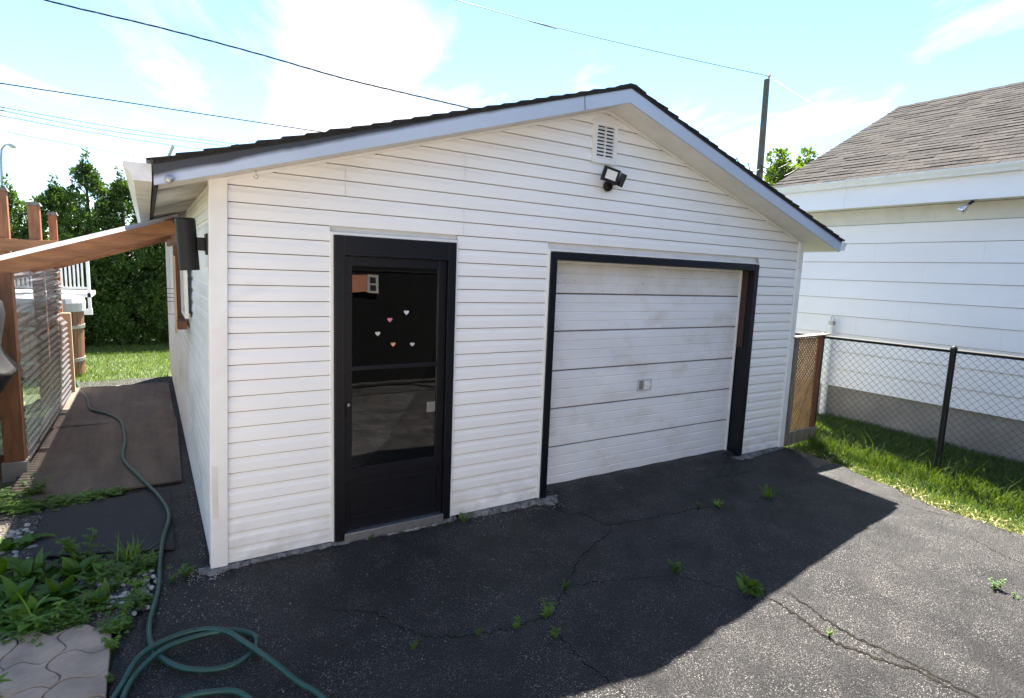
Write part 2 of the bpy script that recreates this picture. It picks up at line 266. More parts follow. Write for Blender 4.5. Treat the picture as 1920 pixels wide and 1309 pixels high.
def struct(o): o['kind'] = 'structure'; return o
def stuff(o): o['kind'] = 'stuff'; return o
def boxp(name, a, b, m, parent, bevel=0.0): return MB().box(a, b).build(name, m, parent, bevel=bevel)
def np_mesh(name, V, Fq, m, parent=None, smooth=False):
    me = bpy.data.meshes.new(name); k = Fq.shape[1]; me.vertices.add(len(V)); me.vertices.foreach_set('co', np.ascontiguousarray(V, dtype=np.float32).ravel())
    me.loops.add(Fq.size); me.loops.foreach_set('vertex_index', np.ascontiguousarray(Fq, dtype=np.int32).ravel()); me.polygons.add(len(Fq)); me.polygons.foreach_set('loop_start', np.arange(0, Fq.size, k, dtype=np.int32))
    me.polygons.foreach_set('loop_total', np.full(len(Fq), k, dtype=np.int32)); me.materials.append(M[m]); me.update(calc_edges=True)
    if smooth: me.polygons.foreach_set('use_smooth', np.ones(len(Fq), dtype=bool))
    return link(name, me, parent)
def gz(x, y): return -0.03 + 0.03 * min(y, 0.0)
def gzn(y): return -0.03 + 0.03 * np.minimum(y, 0.0)
def wob(t, s=0.0): return math.sin(t * 5.1 + s) * 0.5 + math.sin(t * 11.7 + 2 * s + 1) * 0.3 + math.sin(t * 23.3 + s * 3) * 0.2
# ------------------------------------------------------------------ ground, driveway
def ground_sheet():
    xs = [-600, -60, -12, -4, 0, 4, 8, 14, 60, 600]; ys = [-600, -60, -20, -8, -4, -2, 0, 4, 10, 20, 60, 600]; v = []; f = []
    for y in ys:
        for x in xs: v.append((x, y, -0.03 + 0.03 * max(min(y, 0), -20) - 0.045))
    n = len(xs)
    for j in range(len(ys) - 1):
        for i in range(n - 1): f.append((j * n + i, j * n + i + 1, (j + 1) * n + i + 1, (j + 1) * n + i))
    mb = MB(); mb.add(v, f); return struct(mb.build('ground', 'lawn'))
ground_sheet()
def lerp(tab, y):
    if y <= tab[0][0]: return tab[0][1]
    for (a, p), (b, q) in zip(tab, tab[1:]):
        if y <= b: return p + (q - p) * (y - a) / (b - a)
    return tab[-1][1]
XR = [(-20, 6.3), (-3.4, 6.12), (-2.37, 6.01), (-1.93, 5.93), (-1.44, 6.02), (-0.79, 6.16), (-0.3, 6.2), (0.02, 6.17)]
XL = [(-20, -0.8), (-1.2, -0.58), (-0.36, -0.56), (-0.3, -0.44), (0.02, -0.38)]
XP = [(0.02, -0.38), (0.36, -0.36), (0.42, -1.10), (1.6, -1.14), (1.7, -1.42), (7.3, -1.42)]
def loft(rows):
    v = []; f = []; n = len(rows[0])
    for r in rows: v += r
    for j in range(len(rows) - 1):
        for i in range(n - 1): f.append((j * n + i, j * n + i + 1, (j + 1) * n + i + 1, (j + 1) * n + i))
    return v, f
def skirted(y, xl, xr, k):
    xs = [xl + (xr - xl) * i / (k - 1) for i in range(k)]
    und = lambda x: 0.006 * math.sin(x * 2.3 + y * 1.1) + 0.005 * math.sin(x * 0.9 - y * 2.7 + 1) + 0.002 * math.sin(x * 9 + y * 7)
    r = [(x, y, gz(x, y) + und(x)) for x in xs]
    return [(xl, y, gz(xl, y) - 0.1)] + r + [(xr, y, gz(xr, y) - 0.1)]
rows = []; y = -20.0
while y < 0.03:
    jl, jr = 0.02 * wob(y * 1.7), 0.035 * wob(y * 1.9, 2)
    rows.append(skirted(y, lerp(XL, y) + jl, lerp(XR, y) + jr, 90)); y += 0.06 if y > -6 else 0.5
mb = MB(); mb.add(*loft(rows))
rows = []; y = 0.012
while y < 7.35:
    rows.append(skirted(y, lerp(XP, y) + 0.02 * wob(y * 1.7), 0.02, 24)); y += 0.06
mb.add(*loft(rows)); rows = []
for i in range(12):
    y = -0.34 + i * 0.046; t = min(1, max(0, (y + 0.34) / 0.42)); hgt = 0.062 * t * t * (3 - 2 * t)
    rows.append([(2.60 + 2.655 * k / 40, y, gz(0, y) + (hgt + 0.0025 * math.sin(k * 0.9) * t) * (1 if y > 0 else min(1, k / 3, (40 - k) / 3)) - 0.004 * (i == 0)) for k in range(41)])
mb.add(*loft(rows)); driveway = struct(mb.build('driveway', 'asphalt', smooth=True))
def ribbon(mb, pts, w0, dz, seed, sub=14):
    r = random.Random(seed); L = []
    P = [Vector((a, b, 0)) for a, b in pts]; path = []
    for a, b in zip(P, P[1:]):
        for i in range(sub): path.append(a.lerp(b, i / sub))
    path.append(P[-1])
    for i, p in enumerate(path):
        d = (path[min(i + 1, len(path) - 1)] - path[max(i - 1, 0)]).normalized(); n = Vector((-d.y, d.x, 0)); p = p + n * r.uniform(-0.014, 0.014); e = 0.25 + 0.75 * min(1, i / 6, (len(path) - 1 - i) / 6)
        ww = w0 * r.uniform(0.35, 1.3) * e
        und = lambda q: 0.006 * math.sin(q.x * 2.3 + q.y * 1.1) + 0.005 * math.sin(q.x * 0.9 - q.y * 2.7 + 1) + 0.002 * math.sin(q.x * 9 + q.y * 7)
        for sgn in (-1, 1):
            q = p + n * ww * sgn; L.append((q.x, q.y, gz(q.x, q.y) + und(q) + dz))
    mb.add(L, [(2 * i, 2 * i + 1, 2 * i + 3, 2 * i + 2) for i in range(len(path) - 1)])
CR = [[(3.227, -1.929), (3.164, -2.205), (3.157, -2.405), (3.213, -2.671), (3.213, -2.904), (3.3, -3.6)], [(3.04, -1.916), (3.038, -2.14), (2.987, -2.371), (3.069, -2.569), (3.169, -2.744), (3.168, -2.944)],
      [(0.42, -0.697), (0.708, -0.904), (0.819, -1.129), (0.898, -1.249), (1.109, -1.359), (1.36, -1.411), (1.671, -1.402), (1.906, -1.201), (2.266, -0.921), (2.774, -0.703)],
      [(2.685, -0.217), (2.766, -0.647), (3.247, -0.714), (3.725, -0.767), (3.975, -0.798)], [(2.673, -1.445), (2.813, -1.626), (2.909, -1.849), (3.04, -1.916)], [(1.581, -1.526), (1.536, -1.828), (1.6, -2.2)],
      [(1.906, -1.201), (2.3, -1.3), (2.673, -1.445)], [(5.4, -1.0), (5.7, -1.3), (5.72, -1.7), (5.85, -2.0)], [(5.5, -2.1), (5.3, -2.5), (5.45, -2.9)]]
for i, c in enumerate(CR):
    mb = MB(); ribbon(mb, c, 0.010 if i < 2 else 0.0034, 0.003, 40 + i); mb.build('crack', 'crack', driveway)
    if i < 2:
        mb = MB(); ribbon(mb, [(a + 0.012, b + 0.012) for a, b in c], 0.0035, 0.0065, 40 + i); mb.build('crack_lip', 'crack_edge', driveway)
# ------------------------------------------------------------------ garage
GA = thing('garage', 'white vinyl sided garage with black doors and shallow gable roof', 'garage', (3.04, 0, 0))
C = 0.1016; XG0, XG1, XC = -0.03, 6.11, 3.04; SL = 0.307
def roof_u(x): return 3.392 - SL * abs(x - XC)
PROF = [(0.0, 0.001), (0.0, 0.0135), (0.0018, 0.0148), (0.056, 0.0128), (0.063, 0.0112), (0.074, 0.0068), (0.086, 0.0046), (C - 0.0052, 0.0038), (C - 0.0046, -0.012), (C, -0.012)]
def course(name, x0, x1, z, parent, m, xt0=None, xt1=None, hmax=C, side=None, yb=0.012):
    """one siding course; side None = front wall facing -y, else x position of a wall facing -x/+x with x0..x1 running along y"""
    mb = MB(); L = []
    pr = [(h, d) for h, d in PROF if h <= hmax + 1e-6]
    for h, d in pr:
        t = h / C; a = x0 + ((xt0 if xt0 is not None else x0) - x0) * t; b = x1 + ((xt1 if xt1 is not None else x1) - x1) * t
        if side is None: L += [(a, yb - d, z + h), (b, yb - d, z + h)]
        else: L += [(side[0] + side[1] * (d - 0.012) + side[2] * (z + h), a, z + h), (side[0] + side[1] * (d - 0.012) + side[2] * (z + h), b, z + h)]
    n = len(pr); mb.add(L, [(2 * i, 2 * i + 1, 2 * i + 3, 2 * i + 2) for i in range(n - 1)]); mb.mi = [1 if i >= n - 3 else 0 for i in range(n - 1)]; return mb.build(name, [m, 'seam'], parent)
LEAN = 0.0227
def xleft(z): return -0.06 + LEAN * z
def rake_x(z): return (3.392 - z) / SL
DOOR = (0.70, 1.655, 2.20); GD = (2.50, 5.345, 2.178)
k = 0
while k * C < 3.39:
    z = k * C; z1 = z + C
    l0, l1 = xleft(z) + 0.03, xleft(z1) + 0.03; r0, r1 = XG1 - 0.03, XG1 - 0.03
    if z1 > 2.47:
        dx0, dx1 = max(rake_x(z), 0), max(rake_x(z1), 0.0); l0, l1 = max(l0, XC - dx0), max(l1, XC - dx1); r0, r1 = min(r0, XC + dx0), min(r1, XC + dx1)
    segs = [(l0, r0, l1, r1)]
    if z < DOOR[2] - 0.02: segs = [(l0, DOOR[0], l1, DOOR[0]), (DOOR[1], r0, DOOR[1], r1)]
    if z < GD[2] - 0.02: segs = [segs[0], (DOOR[1], GD[0], DOOR[1], GD[0]), (GD[1], r0, GD[1], r1)]
    out = []
    for a, b, c_, d_ in segs:       # staggered butt joints on the long courses
        if b - a > 3.2:
            js = [0.80 + 0.9 * (k // 2 % 2), 3.05 + 0.75 * ((k // 2 + 1) % 2)]; p = a; pc = c_
            for j in js:
                if p + 0.3 < j < b - 0.3: out.append((p, j, pc, j)); p = pc = j + 0.003
            out.append((p, b, pc, d_))
        else: out.append((a, b, c_, d_))
    for a, b, c_, d_ in out: course('siding_course', a, b, z, GA, 'vinyl', c_, d_)
    k += 1
for k in range(24):
    course('siding_course', 0.02, 7.55, k * C, GA, 'vinyl_side', side=(-0.062, -1, LEAN))
    course('siding_course', 0.02, 7.55, k * C, GA, 'vinyl', side=(6.102, 1, 0))
# wall cores (sheathing) behind the siding, leaving door openings
mb = MB()
mb.box((-0.02, 0.03, 0.0), (0.74, 0.1, 2.17)); mb.box((1.615, 0.03, 0.0), (2.56, 0.1, 2.17)); mb.box((5.30, 0.03, 0.0), (6.08, 0.1, 2.12)); mb.box((0.03, 0.03, 2.17), (6.08, 0.1, 2.44))
mb.prism([(0.05, 0.03, 2.44), (6.07, 0.03, 2.44), (XC, 0.03, 3.37)], None, (0, 0.086, 0)); mb.build('front_wall', 'trim', GA)
mb = MB(); mb.hexa([(-0.055, 0.1, 0), (0.03, 0.1, 0), (0.03, 7.5, 0), (-0.055, 7.5, 0), (0.0, 0.1, 2.45), (0.08, 0.1, 2.45), (0.08, 7.5, 2.45), (0.0, 7.5, 2.45)]); mb.build('side_wall', 'trim', GA)
boxp('side_wall', (6.0, 0.1, 0), (6.098, 7.5, 2.45), 'trim', GA)
mb = MB(); mb.prism([(-0.05, 7.5, 0), (6.1, 7.5, 0), (6.1, 7.5, 2.45), (XC, 7.5, 3.37), (-0.02, 7.5, 2.45)], None, (0, 0.08, 0)); mb.build('back_wall', 'vinyl_side', GA)
boxp('floor_slab', (-0.03, 0.19, -0.10), (6.08, 7.56, 0.0), 'found', GA)
# corner trims
for (xa, sx, ln) in ((-0.06, 1, LEAN), (6.13, -1, 0)):
    mb = MB(); H = 2.47 if sx > 0 else 2.45; w_ = 0.088 if sx > 0 else 0.075
    for (p, q) in (((xa - sx * 0.012, -0.022, 0), (xa + sx * w_, 0.004, 0)), ((xa - sx * 0.012, 0.004, 0), (xa + sx * 0.012, 0.075, 0))):
        x0, x1 = sorted((p[0], q[0])); mb.hexa([(x0, p[1], -0.005), (x1, p[1], -0.005), (x1, q[1], -0.005), (x0, q[1], -0.005), (x0 + ln * H, p[1], H), (x1 + ln * H, p[1], H), (x1 + ln * H, q[1], H), (x0 + ln * H, q[1], H)])
    mb.build('corner_trim', 'trim', GA, bevel=0.003)
boxp('corner_trim', (-0.075, 7.46, 0), (0.0, 7.6, 2.42), 'trim', GA)
boxp('trim_patch', (-0.052, -0.0245, 0.33), (-0.020, -0.0222, 0.68), 'soffit', GA)
# roof: soffit, fascia, deck, shingles, gutters
YF, YB = -0.30, 7.8; XE0, XE1 = -0.30, 6.40
for s, xe in ((-1, XE0), (1, XE1)):
    zu = lambda x: 3.386 - SL * abs(x - XC)
    mb = MB(); mb.add([(XC, YF + 0.012, zu(XC)), (xe, YF + 0.012, zu(xe)), (xe, 0.02, zu(xe)), (XC, 0.02, zu(XC))], [(0, 1, 2, 3)]); mb.build('soffit', 'soffit', GA)
    xw = 0.02 if s < 0 else 6.08
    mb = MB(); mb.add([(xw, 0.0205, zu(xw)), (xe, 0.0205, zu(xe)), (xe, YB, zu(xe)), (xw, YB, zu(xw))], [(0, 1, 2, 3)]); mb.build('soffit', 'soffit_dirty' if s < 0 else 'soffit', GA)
    # moulding where wall meets rake soffit
    mb = MB(); a, b = Vector((XC, -0.012, zu(XC) - 0.012)), Vector((xw, -0.012, zu(xw) - 0.012)); mb.beam(a, b, 0.022, 0.02); mb.build('soffit_moulding', 'trim', GA)
    # rake fascia
    zt = lambda x: zu(x) + 0.112
    mb = MB()
    nseg = 40; L = []
    for i in range(nseg + 1):
        x = XC + (xe - XC) * i / nseg; L += [(x, YF, zu(x) - 0.004), (x, YF - 0.004, zu(x) + 0.05), (x, YF - 0.006, zt(x)), (x, YF + 0.02, zt(x)), (x, YF + 0.02, zu(x) - 0.004)]
    f = []
    for i in range(nseg):
        for j in range(5): f.append((i * 5 + j, i * 5 + (j + 1) % 5, (i + 1) * 5 + (j + 1) % 5, (i + 1) * 5 + j))
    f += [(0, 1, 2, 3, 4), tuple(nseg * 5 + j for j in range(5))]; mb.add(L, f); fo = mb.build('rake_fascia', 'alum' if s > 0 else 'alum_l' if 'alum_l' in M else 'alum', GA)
    mb = MB(); mb.beam((XC, YF - 0.008, zt(XC) + 0.004), (xe - 0.0, YF - 0.008, zt(xe) + 0.004), 0.012, 0.026); mb.build('drip_edge', 'shingle_dark', GA)
    mb = MB(); mb.add([(XC, YF + 0.02, zt(XC)), (xe, YF + 0.02, zt(xe)), (xe, YB, zt(xe)), (XC, YB, zt(XC)), (XC, YF + 0.02, zt(XC) - 0.02), (xe, YF + 0.02, zt(xe) - 0.02), (xe, YB, zt(xe) - 0.02), (XC, YB, zt(XC) - 0.02)], [(0, 1, 2, 3), (7, 6, 5, 4), (1, 5, 6, 2), (0, 4, 5, 1), (2, 6, 7, 3)]); mb.build('roof_deck', 'shingle_dark', GA)
    boxp('eave_fascia', (min(xe, xe - s * 0.02), YF + 0.021, zu(xe) - 0.006), (max(xe, xe - s * 0.02), YB, zu(xe) + 0.09), 'shingle_dark' if s < 0 else 'trim', GA)
    ln = math.hypot(1, SL); nrow = 25; ex = (abs(xe - XC) + 0.03) / nrow
    for i in range(nrow):
        xa = XC + s * (abs(xe - XC) + 0.03 - i * ex); xb = xa - s * (ex * 1.35); yf = YF - 0.022 + rnd.uniform(-0.008, 0.006); j1, j2 = rnd.uniform(0, 0.006), rnd.uniform(0, 0.004)
        z_lo = zt(xa) + 0.024 + j1; z_hi = zt(xb) + 0.012
        if s * (xb - XC) < 0: xb = XC; z_hi = zt(XC) + 0.012
        mb = MB(); mb.hexa([(xa, yf, z_lo - 0.012), (xb, yf, z_hi - 0.008), (xb, YB, z_hi - 0.008), (xa, YB, z_lo - 0.012), (xa, yf - j2, z_lo), (xb, yf - j2, z_hi), (xb, YB, z_hi), (xa, YB, z_lo)]); mb.build('shingle_course', 'shingle_dark', GA)
    # K-style gutter
    g = lambda u, z: (xe + s * u, z)
    ze = zu(xe) + 0.012
    pr = [(0.008, 0.092), (0.008, 0.0), (0.092, 0.0), (0.098, 0.03), (0.118, 0.055), (0.128, 0.072), (0.134, 0.078), (0.134, 0.092)]
    inn = [(u - (0.003 if u > 0.05 else -0.003), z + (0.003 if z < 0.01 else 0)) for u, z in pr]
    mb = MB(); n = len(pr); L = []
    for yy in (YF, YB): L += [(*g(u, 0)[:1], yy, ze + z) for u, z in pr] + [(*g(u, 0)[:1], yy, ze + z) for u, z in inn]
    f = []
    for i in range(n - 1): f += [(i, i + 1, 2 * n + i + 1, 2 * n + i), (n + i + 1, n + i, 3 * n + i, 3 * n + i + 1)]
    f += [tuple(range(n)), tuple(2 * n + i for i in range(n))]; mb.add(L, f); mb.build('gutter', 'gutter', GA)
mb = MB(); zc = 3.386 + 0.112 + 0.016; mb.prism([(XC - 0.15, YF - 0.024, zc - 0.15 * SL), (XC - 0.15, YF - 0.024, zc - 0.15 * SL + 0.010), (XC - 0.03, YF - 0.024, zc + 0.006), (XC + 0.03, YF - 0.024, zc + 0.006), (XC + 0.15, YF - 0.024, zc - 0.15 * SL + 0.010), (XC + 0.15, YF - 0.024, zc - 0.15 * SL), (XC, YF - 0.024, zc - 0.006)], None, (0, YB - YF, 0)); mb.build('ridge_cap', 'shingle_dark', GA)
mb = MB(); q = on_axis(1098, 190, 1, -0.307); mb.beam((q.x, -0.3072, 3.384 - SL * abs(q.x - XC)), (q.x - 0.012, -0.3072, 3.497 - SL * abs(q.x - XC)), 0.002, 0.004, (0, 1, 0)); mb.build('fascia_joint', 'black_metal', GA)
# near-black band along the fascia top, wider to the left, mixed into its material
# gable vent
vx0, vx1, vz0, vz1 = 2.905, 3.175, 2.935, 3.285
mb = MB(); fr = 0.042
mb.box((vx0, -0.022, vz0), (vx0 + fr, 0.0, vz1)); mb.box((vx1 - fr, -0.022, vz0), (vx1, 0.0, vz1)); mb.box((vx0 + fr, -0.0215, vz0), (vx1 - fr, 0.0, vz0 + fr)); mb.box((vx0 + fr, -0.0215, vz1 - fr), (vx1 - fr, 0.0, vz1)); mb.box((vx0 + fr, -0.021, vz0 + fr), (vx1 - fr, -0.001, vz0 + fr + 0.001))
vent = mb.build('gable_vent', 'trim', GA, bevel=0.002)
boxp('vent_backing', (vx0 + fr, -0.003, vz0 + fr), (vx1 - fr, 0.0, vz1 - fr), 'black_metal', vent)
nl = 9; hh = (vz1 - vz0 - 2 * fr) / nl
for i in range(nl):
    z = vz0 + fr + i * hh
    mb = MB(); mb.hexa([(vx0 + fr, -0.026, z), (vx1 - fr, -0.026, z), (vx1 - fr, -0.022, z - 0.002), (vx0 + fr, -0.022, z - 0.002), (vx0 + fr, -0.014, z + hh * 0.62), (vx1 - fr, -0.014, z + hh * 0.62), (vx1 - fr, -0.010, z + hh * 0.62), (vx0 + fr, -0.010, z + hh * 0.62)]); mb.build('louver', 'trim', vent)
boxp('vent_mullion', (3.036, -0.024, vz0 + fr), (3.044, -0.004, vz1 - fr), 'trim', vent)
# entry door
ED = boxp('entry_door', (0.790, -0.004, 0.52), (0.850, 0.03, 2.04), 'black', GA, 0.003)
boxp('stile', (1.503, -0.004, 0.52), (1.566, 0.03, 2.04), 'black', ED, 0.003)
boxp('top_rail', (0.850, -0.0035, 1.972), (1.503, 0.03, 2.04), 'black', ED, 0.003)
boxp('mid_rail', (0.850, -0.006, 1.238), (1.503, 0.028, 1.268), 'black', ED, 0.003)
boxp('bottom_rail', (0.790, -0.0045, 0.44), (1.566, 0.03, 0.52), 'black', ED, 0.003)
boxp('kick_panel', (0.790, 0.004, 0.062), (1.566, 0.03, 0.44), 'black', ED)
mb = MB()
for a, b in (((0.845, 0.135), (1.51, 0.155)), ((0.845, 0.385), (1.51, 0.405)), ((0.845, 0.155), (0.862, 0.385)), ((1.493, 0.155), (1.51, 0.385))): mb.box((a[0], -0.005, a[1]), (b[0], 0.006, b[1]))
mb.build('panel_moulding', 'black', ED, bevel=0.003); boxp('stile', (0.790, -0.004, 0.062), (0.83, 0.005, 0.44), 'black', ED); boxp('stile', (1.526, -0.004, 0.062), (1.566, 0.005, 0.44), 'black', ED)
for z0, z1 in ((0.52, 1.238), (1.268, 1.972)): boxp('glass_pane', (0.850, 0.010, z0), (1.503, 0.014, z1), 'glass', ED)
mb = MB(); mb.box((0.720, -0.030, 0.0), (0.787, 0.09, 2.175)); mb.box((1.569, -0.030, 0.0), (1.635, 0.09, 2.175)); mb.box((0.787, -0.029, 2.044), (1.569, 0.09, 2.174)); mb.build('door_frame', 'black', ED, bevel=0.004)
mb = MB(); mb.box((0.772, -0.036, 0.02), (0.789, -0.03, 2.058)); mb.box((1.566, -0.036, 0.02), (1.583, -0.03, 2.058)); mb.box((0.789, -0.0355, 2.041), (1.566, -0.03, 2.058)); mb.build('door_stop', 'black', ED, bevel=0.002)
boxp('threshold', (0.787, -0.045, -0.012), (1.569, 0.09, 0.05), 'galv', ED, 0.004)
mb = MB(); mb.box((0.806, -0.016, 0.885), (0.828, -0.004, 1.02)); mb.box((0.811, -0.030, 0.900), (0.823, -0.016, 0.985)); h_ = mb.build('door_handle', 'black_metal', ED, bevel=0.003); boxp('latch_button', (0.810, -0.028, 0.990), (0.825, -0.016, 1.008), 'galv', h_)
mb = MB(); mb.box((1.43, 0.004, 0.88), (1.50, 0.0095, 0.96)); mb.build('lock_plate', 'band', ED, bevel=0.004)
q0, q1 = Vector((1.09, 0.05, 1.90)), Vector((1.50, 0.06, 1.93)); mb = MB(); mb.tube([q0.lerp(q1, i / 14) - Vector((0, 0, 0.11 * math.sin(math.pi * i / 14) ** 0.8)) for i in range(15)], 0.004, 5); mb.build('safety_chain', 'galv', ED)
def heart(c, s, m, parent):
    pts = []
    for i in range(22):
        t = 2 * math.pi * i / 22; pts.append((c[0] + s * 16 * math.sin(t) ** 3 / 17, 0.0085, c[1] + s * (13 * math.cos(t) - 5 * math.cos(2 * t) - 2 * math.cos(3 * t) - math.cos(4 * t)) / 17))
    MB().prism(pts, None, (0, 0.0012, 0)).build('heart_sticker', m, parent)
for (x, z, s, m) in ((1.128, 1.596, 0.020, 'h_pink'), (1.254, 1.649, 0.021, 'h_silver'), (1.038, 1.497, 0.020, 'h_cream'), (1.155, 1.416, 0.020, 'h_orange'), (1.304, 1.411, 0.019, 'h_lilac')): heart((x, z), s, m, ED)
mb = MB()   # J-channel round both openings
for a, b in (((0.70, 0), (0.7195, 2.195)), ((1.6355, 0), (1.655, 2.195)), ((0.7195, 2.1755), (1.6355, 2.195))): mb.box((a[0], -0.016, a[1]), (b[0], 0.012, b[1]))
mb.build('j_channel', 'trim', GA, bevel=0.003)
mb = MB()
for a, b in (((2.50, 0), (2.5175, 2.178)), ((5.3315, 0), (5.348, 2.178)), ((2.5175, 2.161), (5.3315, 2.178))): mb.box((a[0], -0.016, a[1]), (b[0], 0.012, b[1]))
mb.build('j_channel', 'trim', GA, bevel=0.003)
# garage door
YD = 0.145
GDO = boxp('garage_door_frame', (2.518, -0.028, -0.012), (2.585, 0.16, 2.155), 'black', GA, 0.004)
boxp('frame_head', (2.585, -0.027, 2.090), (5.262, 0.16, 2.155), 'black', GDO, 0.004); boxp('frame_jamb', (5.262, -0.028, -0.012), (5.331, 0.16, 2.155), 'black', GDO, 0.004)
boxp('jamb_board', (5.247, 0.045, 1.235), (5.2615, 0.125, 2.089), 'jamb', GDO, 0.002); boxp('door_track', (5.236, 0.118, 0.0), (5.2475, 0.144, 2.088), 'gdoor_top', GDO)
hs = [0.012, 0.388, 0.749, 1.102, 1.462, 1.801, 2.16]
for i in range(6):
    z0, z1 = hs[i] + 0.0055, hs[i + 1] - 0.0055; mb = MB(); L = []; prof = [(z0, 0.012), (z0 + 0.002, 0.002)]; st = (z1 - z0) / 4
    for j in range(4):
        a, b = z0 + j * st, z0 + (j + 1) * st
        prof += [(a + 0.010, 0.0), (b - 0.006, 0.0)]
        if j < 3: prof += [(b - 0.002, 0.006), (b + 0.002, 0.006)]
    prof += [(z1 - 0.004, 0.001), (z1, 0.014)]
    for z, d in prof: L += [(2.587, YD + d, z), (5.236, YD + d, z)]
    mb.add(L, [(2 * q, 2 * q + 1, 2 * q + 3, 2 * q + 2) for q in range(len(prof) - 1)]); boxp('section_core', (2.587, YD + 0.0146, z0 - 0.0054), (5.235, YD + 0.04, z1 + 0.0054), 'seam', GDO)
    mb.build('door_section', 'gdoor_top' if i == 5 else 'gdoor', GDO)
hx, hz = 3.877, 0.892
mb = MB()
for a, b in (((-0.095, -0.06), (-0.078, 0.06)), ((0.078, -0.06), (0.095, 0.06)), ((-0.078, -0.06), (0.078, -0.045)), ((-0.078, 0.045), (0.078, 0.06)), ((-0.018, -0.045), (-0.008, 0.045))): mb.box((hx + a[0], YD - 0.008, hz + a[1]), (hx + b[0], YD + 0.002, hz + b[1]))
ph = mb.build('pull_handle', 'lid', GDO, bevel=0.002); boxp('handle_recess', (hx - 0.07, YD - 0.004, hz - 0.044), (hx - 0.019, YD - 0.001, hz + 0.044), 'found', ph); boxp('handle_grip', (hx + 0.005, YD - 0.014, hz - 0.008), (hx + 0.077, YD - 0.002, hz + 0.008), 'trim', ph); boxp('handle_recess', (hx - 0.007, YD - 0.004, hz - 0.044), (hx + 0.077, YD - 0.001, hz + 0.044), 'gutter', ph)
# crumbly concrete footing along the front
def footing(x0, x1, wfun, seed, name='footing'):
    r = random.Random(seed); n = int((x1 - x0) / 0.012); L = []
    for i in range(n + 1):
        x = x0 + (x1 - x0) * i / n; e = min(1, i / 5, (n - i) / 5); wdt = max(0.006, 0.62 * wfun(x) * e * (1 + 0.35 * wob(x * 7, seed)) + r.uniform(-0.006, 0.006)); g = gz(x, -wdt)
        L += [(x, 0.02, 0.0 - 0.004), (x, -0.012 - wdt * 0.35, -0.004 + r.uniform(-0.004, 0.003)), (x, -0.012 - wdt * 0.75, -0.014 + r.uniform(-0.006, 0.004)), (x, -0.012 - wdt, g - 0.012)]
    mb = MB(); mb.add(L, [(4 * i + j, 4 * i + j + 1, 4 * i + j + 5, 4 * i + j + 4) for i in range(n) for j in range(3)]); return mb.build(name, 'concrete', GA)
footing(-0.14, 0.72, lambda x: 0.05 + 0.06 * max(0, 1 - (x + 0.14) / 0.25), 3); footing(0.66, 1.70, lambda x: 0.065, 5); footing(1.72, 2.50, lambda x: 0.05 + 0.05 * max(0, (x - 1.8) / 0.7), 6)
footing(2.42, 2.86, lambda x: 0.20 * max(0.2, 1 - abs(x - 2.6) / 0.26), 8); footing(4.75, 6.16, lambda x: 0.05 + 0.07 * max(0, 1 - abs(x - 5.45) / 0.6), 9)
# side window with wooden surround
WN = boxp('side_window', (-0.083, 1.78, 1.46), (-0.055, 1.83, 2.06), 'trim', GA); xw = -0.03
for a, b in (((2.40, 1.46), (2.45, 2.06)), ((1.83, 1.46), (2.40, 1.50)), ((1.83, 2.02), (2.40, 2.06))): boxp('window_frame', (-0.083, a[0], a[1]), (-0.04, b[0], b[1]), 'trim', WN)
boxp('window_pane', (-0.058, 1.83, 1.50), (-0.054, 2.40, 2.02), 'winglass', WN); boxp('window_sill', (-0.13, 2.1, 1.33), (-0.055, 2.75, 1.40), 'rust_wood', WN); boxp('window_board', (-0.13, 2.52, 1.40), (-0.055, 2.60, 2.1), 'rust_wood', WN); boxp('window_stick', (-0.145, 2.28, 1.28), (-0.125, 2.31, 2.0), 'board_light', WN)
# ------------------------------------------------------------------ lights and hooks on the garage
FL = thing('flood_light', 'black twin head floodlight under the gable vent', 'floodlight', (3.09, 0.0, 2.80))
mb = MB(); mb.lathe((0, 0, 0), [(0.045, 0), (0.045, 0.02), (0.03, 0.035)], 16); o = mb.build('mount_base', 'black_metal', FL); o.location = (0.005, -0.012, -0.05); o.rotation_euler = (math.pi / 2, 0, 0)
def head(cx, cy, cz, yaw, pit, roll, wd=0.15, ht=0.12):
    mb = MB(); mb.box((-wd / 2, 0, -ht / 2), (wd / 2, 0.035, ht / 2)); hd = mb.build('lamp_head', 'black_metal', FL, bevel=0.006); hd.location = Vector((cx, cy, cz)) - FL.location; hd.rotation_euler = (pit, roll, yaw)
    l_ = MB().box((-wd / 2 + 0.026, -0.003, -ht / 2 + 0.022), (wd / 2 - 0.026, 0.001, ht / 2 - 0.022)).build('lens', 'lens', None); l_.parent = hd
    return hd
head(3.03, -0.13, 2.825, math.radians(-18), math.radians(8), math.radians(14)); head(3.20, -0.10, 2.80, math.radians(58), math.radians(18), math.radians(-14), 0.14, 0.11)
mb = MB(); mb.tube([(3.06, -0.03, 2.77), (3.06, -0.07, 2.77), (3.04, -0.10, 2.80)], 0.014, 8); mb.tube([(3.12, -0.03, 2.77), (3.15, -0.06, 2.775), (3.18, -0.08, 2.79)], 0.014, 8); mb.build('swivel_arm', 'black_metal', FL)
CL = thing('wall_light', 'black cylindrical wall light on bracket beside the corner trim', 'wall light', (-0.10, 0.12, 2.06))
mb = MB(); mb.lathe((0, 0, 0), [(0.052, -0.158), (0.056, -0.154), (0.056, 0.148), (0.052, 0.152), (0.052, 0.156), (0.045, 0.158)], 28); o = mb.build('lamp_body', 'black_metal', CL, smooth=False); o.location = (-0.033, 0, 0.005); o.rotation_euler = (0, math.radians(-3), 0)
boxp('bracket_arm', (-0.085, 0.10, 2.03), (-0.035, 0.14, 2.11), 'black_metal', CL, 0.003); boxp('wall_plate', (-0.036, 0.06, 2.005), (-0.020, 0.17, 2.135), 'black_metal', CL, 0.003)
